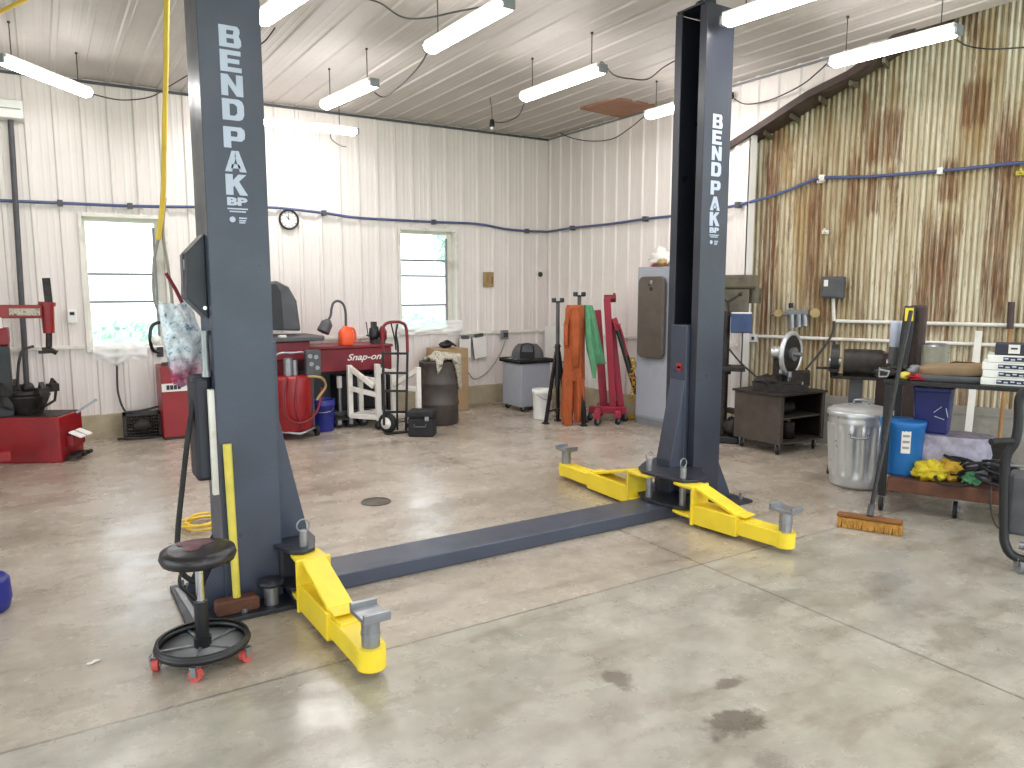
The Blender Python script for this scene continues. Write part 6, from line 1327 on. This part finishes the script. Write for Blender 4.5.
# things on the tabletop
def tb(px, py, b): return onT(px, py, b)
q0 = tb(909, 372, .42); zt3 = TQ(909, 305, .42).z
t = thing('dark_board', 'tall dark brown upright board standing at the back of the wheeled table', 'board', q0 + RD * .05); mb = MB(); mb.obox(q0 + RD * .035 + UP * (zt3 - ztop) / 2, RD * .052, RN * .03, UP * (zt3 - ztop) / 2); mb.build('board', M['brown_box'], t, bevel=.014); MB().obox(q0 + RD * .035 - RN * .033 + UP * (zt3 - ztop) * .5, RD * .008, RN * .004, UP * (zt3 - ztop) * .42).build('edge_rib', M['grease_steel'], t)
q1 = tb(901, 372, .34); zt4 = TQ(903, 306, .34).z
t = thing('black_board', 'tall black upright plank with yellow sticker leaning before the dark brown board', 'board', q1); mb = MB(); top_ = q1 + RD * .03 + RN * .03 + UP * (zt4 - ztop); mb.bar(q1 + UP * .004, top_, .075, .03, up=RN); mb.build('plank', M['black_paint'], t, bevel=.006)
s_ = q1.lerp(top_, .88) - RN * .02; MB().obox(s_, RD * .026, RN * .004, UP * .045).build('yellow_sticker', M['yellow'], t)
q = tb(893, 372, .46); zt5 = TQ(896, 321, .46).z
t = thing('spray_bottle', 'grey and black bottle standing left of the tall boards on the table', 'bottle', q); mb = MB(); hh = zt5 - ztop; mb.lathe([(0, .001), (.034, .001), (.036, .02), (.036, hh * .45), (.03, hh * .5)], q, 20); mb.build('bottle_body', M['grey_dark'], t); MB().lathe([(.03, hh * .5), (.036, hh * .52), (.036, hh * .95), (.028, hh), (0, hh)], q, 20).build('upper_sleeve', M['letter'], t)
q = tb(934, 371, .40); zt6 = TQ(934, 343, .40).z; hh = zt6 - ztop
t = thing('metal_tin', 'grey green round tin with lid behind the tan pad on the table', 'tin', q); MB().lathe([(0, .001), (.085, .001), (.088, .012), (.085, .02), (.085, hh - .03), (.089, hh - .02)], q, 28).build('tin_body', M['glassware'], t); MB().lathe([(.089, hh - .02), (.08, hh - .01), (.06, hh - .005), (.055, hh), (0, hh)], q, 28).build('lid', M['steel'], t)
q = tb(950, 369, .46); cord('bent_rod', 'small rusty bent rod standing behind the tan pad right of the tin', [q + UP * .008, q + UP * .09, q + RD * .08 + UP * .10, q + RD * .16 + UP * .09, q + RD * .16 + UP * .01], .006, 3, 'rust_steel', 'rod')
q = tb(955, 378, .18); mb = MB(); mb.m = Matrix.Translation(q) @ Matrix.Rotation(math.atan2(RD.y, RD.x) + .15, 4, 'Z'); rings = []
for k, (z, s_) in enumerate(((.001, .96), (.008, 1), (.035, 1), (.042, .97))): rings.append([V((.235 * s_ * math.copysign(abs(math.cos(a)) ** .45, math.cos(a)), .13 * s_ * math.copysign(abs(math.sin(a)) ** .45, math.sin(a)), z)) for a in [2 * math.pi * i / 36 for i in range(36)]])
mb.loft(rings); mb.build('dark_pad', M['grey_dark'], label='dark flat pad under the tan cushion on the tabletop', cat='pad')
mb = MB(); mb.m = Matrix.Translation(q + UP * .043 - RD * .01) @ Matrix.Rotation(math.atan2(RD.y, RD.x) + .15, 4, 'Z'); rings = []
for k, (z, s_) in enumerate(((.001, .94), (.015, 1), (.045, 1), (.062, .9), (.066, .8))): rings.append([V((.20 * s_ * math.copysign(abs(math.cos(a)) ** .5, math.cos(a)), .11 * s_ * math.copysign(abs(math.sin(a)) ** .5, math.sin(a)), z + .012 * math.cos(a))) for a in [2 * math.pi * i / 36 for i in range(36)]])
mb.loft(rings); mb.build('tan_cushion', M['tan_pad'], label='long tan cushion lying on the tabletop in front of the tin', cat='cushion')
def tl(name, label, px, py, b, rx, ry, rz, mat, seed, cat, amp=.35): q = tb(px, py, b); return MB().ell((q.x, q.y, ztop + rz * .82), rx, ry, rz, 20, 12, amp, 3, seed).build(name, M[mat], label=label, cat=cat)
tl('red_rag', 'crumpled red cloth on the tabletop left of the tan cushion', 921, 377, .10, .085, .06, .024, 'red_cloth', 2, 'rag', .8)
tl('yellow_sponge', 'pale yellow sponge at the table front edge below the black plank', 905, 374, .08, .05, .035, .028, 'yellow_fg', 1, 'sponge', .15)
tl('dark_rag', 'dark crumpled cloth on the left end of the tabletop', 886, 372, .14, .085, .07, .034, 'grease_steel', 6, 'rag')
tl('blue_grey_rag', 'blue grey crumpled cloth on the tabletop behind the red cloth', 917, 369, .24, .085, .06, .045, 'grey_mid', 9, 'rag')
q = tb(879, 376, .05); t = thing('small_clamp', 'small steel clamp at the very left end of the tabletop', 'clamp', q); mb = MB(); mb.tube([q + UP * .01, q + RD * .05 + UP * .014, q + RD * .06 + UP * .05, q + RD * .0 + UP * .06], .008, n=6); mb.build('frame', M['steel'], t); MB().cyl(q + UP * .012, q + UP * .075, .005, n=8).build('screw', M['steel'], t)
# white cartons
order = ['bottom one', 'second from bottom', 'third from bottom', 'fourth, topmost white one']
h_ = (DP(985, 354.5, hd(tb(985, 386, .05))).z - ztop) / 4
for i in range(4):
    q = tb((980, 981.5, 980.5, 985)[i], 386, .04); z = ztop + .0015 + i * h_; L_, W_ = .36, .25
    t = thing('white_carton', 'flat white printed carton in the stack on the table, ' + order[i], 'carton', q + RD * L_ / 2 + RN * W_ / 2 + UP * (z - ztop), group='white cartons stacked on the table')
    mb = MB(); b0 = V((q.x, q.y, z)); mb.prism([(0, 0), (L_, 0), (L_, W_), (0, W_)], b0, RD, RN, UP * (h_ - .002)); mb.build('carton', M['white_plastic'], t, bevel=.004)
    mb = MB(); mb.obox(b0 + RD * (.19) - RN * .0015 + UP * h_ * .5, RD * .105, RN * .002, UP * h_ * .27); pr_ = mb.build('printed_band', M['ink'], t)
    mb = MB()
    for j in range(6): mb.obox(b0 + RD * (.10 + j * .034) - RN * .0038 + UP * h_ * (.5 + .06 * (-1) ** j), RD * .011, RN * .0006, UP * h_ * .10)
    mb.build('print', M['letter'], pr_)
q = tb(992, 386, .06); z = ztop + 4 * h_ + .0015; hb2 = DP(994, 343.5, hd(q)).z - z
t = thing('navy_carton', 'dark navy carton with white tag on top of the white carton stack', 'carton', V((q.x, q.y, z)) + RD * .14 + RN * .1)
mb = MB(); mb.prism([(0, 0), (.30, 0), (.30, .2), (0, .2)], V((q.x, q.y, z)), RD, RN, UP * hb2); mb.build('carton', M['ink'], t, bevel=.004); mb = MB(); mb.obox(V((q.x, q.y, z)) + RD * .10 - RN * .001 + UP * hb2 * .55, RD * .03, RN * .002, UP * hb2 * .40); tg_ = mb.build('white_tag', M['paper'], t)
MB().obox(V((q.x, q.y, z)) + RD * .10 - RN * .0035 + UP * hb2 * .6, RD * .017, RN * .0006, UP * hb2 * .08).build('print', M['ink'], tg_)
# long tool and white stick against the rusty wall
t = thing('long_handled_tool', 'long wooden handled tool with dark grip leaning on the rusty wall behind the cartons', 'tool', RPT(RS(RW(1003, 420, .2)), 0, .2))
a = RPT(RS(RW(1000, 430, .22)), .015, .22); b = RW(1010, 329, .055); e = RW(1011.5, 302, .04)
MB().tube([a, a.lerp(b, .5), b], .017, n=8).build('wood_handle', M['wood'], t); MB().tube([b, e], .026, n=10).build('dark_grip', M['brown_box'], t); MB().obox(a + UP * .10, RD * .07, RN * .012, UP * .1).build('tool_blade', M['grease_steel'], t, bevel=.01)
b = RW(979, 331, .05); a = RPT(RS(RW(967, 435, .2)), .012, .20)
MB().bar(a, b, .055, .02, up=RN).build('white_stick', M['white_paint'], label='white painted lath leaning against the rusty wall left of the cartons', cat='lath', bevel=.003)

# push broom
h0, h1 = FL(836, 526, .0), FL(902, 536, .0); d_ = (h1 - h0); L_ = d_.length; d_.normalize(); n_ = V((-d_.y, d_.x, 0)); c = (h0 + h1) / 2 + n_ * .03
t = thing('push_broom', 'push broom with amber bristles and long dark handle leaning on the wheeled table', 'broom', c)
mb = MB(); mb.obox(c + UP * .075, d_ * L_ / 2, n_ * .032, UP * .011); mb.build('broom_block', M['brown_wood'], t, bevel=.006)
mb = MB(); rr = random.Random(5)
for i in range(60):
    for j in range(6):
        p0 = c + d_ * ((i + .5) / 60 - .5) * L_ * .98 + n_ * ((j + .5) / 6 - .5) * .062 + UP * .06; p1 = p0 + d_ * rr.uniform(-.008, .008) + n_ * ((j - 2.5) * .011) - UP * (.056 + rr.uniform(-.004, .003)); mb.cyl(p0, p1, .0042, .003, n=4, caps=False)
mb.obox(c + UP * .033, d_ * L_ * .485, n_ * .03, UP * .026)
mb.build('bristles', M['bristle'], t)
hb_ = c + UP * .09 - d_ * .0; edge_pt = TQ(893, 420, -.035); tip = DP(911, 311, hd(edge_pt) + .09)
MB().tube([hb_, hb_.lerp(tip, .5), tip], .013, n=10).build('handle', M['black_paint'], t); MB().cyl(hb_ - UP * .0, hb_.lerp(tip, .05), .02, n=12).build('handle_socket', M['grey_dark'], t)
# hose / wheel thing by table leg
q = FL(872, 508); mb = MB(); pts = [q + V((.03 * math.cos(a), .03 * math.sin(a) * .4, .075 + .06 * math.sin(a))) + RD * .02 for a in [2 * math.pi * i / 20 for i in range(20)]]
# tubular welding cart at the right edge
p = FL(1019, 573); t = thing('tubular_cart', 'black bent tube hand cart with grey caster cut off by the right edge', 'cart', (p.x + .12, p.y, 0))
dc = hd(p); K = lambda x, y, o=0.0: DP(x, y, dc + o); vdk = V((p.x, p.y, 0)).normalized(); vrk = V((vdk.y, -vdk.x, 0))
mb = MB(); mb.tube(smooth([K(1019, 413), K(1018, 428), K(1015, 442), K(1007, 455), K(1004.5, 475), K(1004, 530), K(1005, 543), K(1010, 553), K(1020, 559), K(1034, 561), K(1075, 562)], 6), .024, n=10); mb.build('side_tube', M['black_paint'], t)
mb = MB(); mb.tube(smooth([K(1019, 413), K(1019.5, 400), K(1024, 392), K(1034, 390), K(1075, 391)], 5), .024, n=10); mb.build('top_tube', M['black_paint'], t)
mb = MB(); mb.tube(smooth([K(1015, 441), K(1006, 441, -.05), K(996, 441.5, -.08), K(991, 442, -.10)], 4), .018, n=8); mb.build('hand_grip', M['black_rubber'], t)
mb = MB(); e0, e1 = K(1075, 391), K(1075, 562); mb.tube(smooth([e0, e0 + vrk * .10 - UP * .01, e0.lerp(e1, .1) + vrk * .16, e0.lerp(e1, .9) + vrk * .16, e1 + vrk * .10 + UP * .01, e1], 6), .024, n=10); mb.build('side_tube', M['black_paint'], t)
for e_ in (V((p.x, p.y, 0)) + vrk * .42, V((p.x, p.y, 0)) + vrk * .08 + vdk * .16, V((p.x, p.y, 0)) + vrk * .42 + vdk * .16): caster(t, e_, .04, mat=M['grey_mid'], top=.085, ang=.9, w=.03)
MB().obox(V((p.x, p.y, .095)) + vrk * .25 + vdk * .09, vrk * .22, vdk * .10, UP * .010).build('bottom_plate', M['black_paint'], t)
mb = MB(); mb.tube([K(1005, 465, .02), K(1075, 470, .02)], .008, n=6); mb.build('cross_wire', M['steel'], t)
mb = MB(); a = K(1011, 467, .12); b = K(1075, 545, .12); mb.obox(V(((a.x + b.x) / 2, (a.y + b.y) / 2, (a.z + b.z) / 2)), vrk * ((b - a).dot(vrk)) / 2, vdk * .08, UP * ((a.z - b.z) / 2 - .02)); mb.build('cart_body', M['grey_dark'], t, bevel=.02)
mb = MB(); q = K(1019, 545, .02); mb.cyl(q, q + vrk * .12, .02, n=10); mb.build('axle_stub', M['steel'], t)
caster(t, (p.x + .005, p.y + .0, 0), .04, mat=M['grey_mid'], top=.085, ang=.9, w=.03)

# ================================================================== CAMERA, SKY, COLOUR
cam = bpy.data.cameras.new('camera'); co = bpy.data.objects.new('camera', cam); COL.objects.link(co)
cam.sensor_fit = 'HORIZONTAL'; cam.sensor_width = 36.0; cam.lens = 36.0 * F / 1024; cam.clip_start = .02; cam.clip_end = 300
fwd = V((_sb * _c, _cb * _c, -_s)); co.location = O; co.rotation_euler = fwd.to_track_quat('-Z', 'Y').to_euler()
scn.camera = co
w = bpy.data.worlds.new('sky'); scn.world = w; w.use_nodes = True
nt = w.node_tree; bg = nt.nodes['Background']; bg.inputs['Color'].default_value = (.86, .94, 1, 1); bg.inputs['Strength'].default_value = WORLD
scn.view_settings.view_transform = 'Standard'; scn.view_settings.look = 'None'; scn.view_settings.exposure = EXPO
scn.cycles.max_bounces = 8; scn.cycles.diffuse_bounces = 5; scn.cycles.transparent_max_bounces = 12; scn.cycles.use_denoising = True
scn.cycles.sample_clamp_indirect = 6
for x, y in ((-1.4, .6), (1.2, .4), (3.6, .6), (-1.4, -2.2), (1.2, -2.2), (3.6, -2.2)):  # unseen fill lamps, added only to brighten the foreground
    li = bpy.data.lights.new('fill_light', 'AREA'); li.shape = 'RECTANGLE'; li.size = .8; li.size_y = 2.4; li.energy = REAR_FILL; li.color = (1, .97, .95); lo_ = bpy.data.objects.new('fill_light', li); lo_.location = (x, y, 3.38); COL.objects.link(lo_)
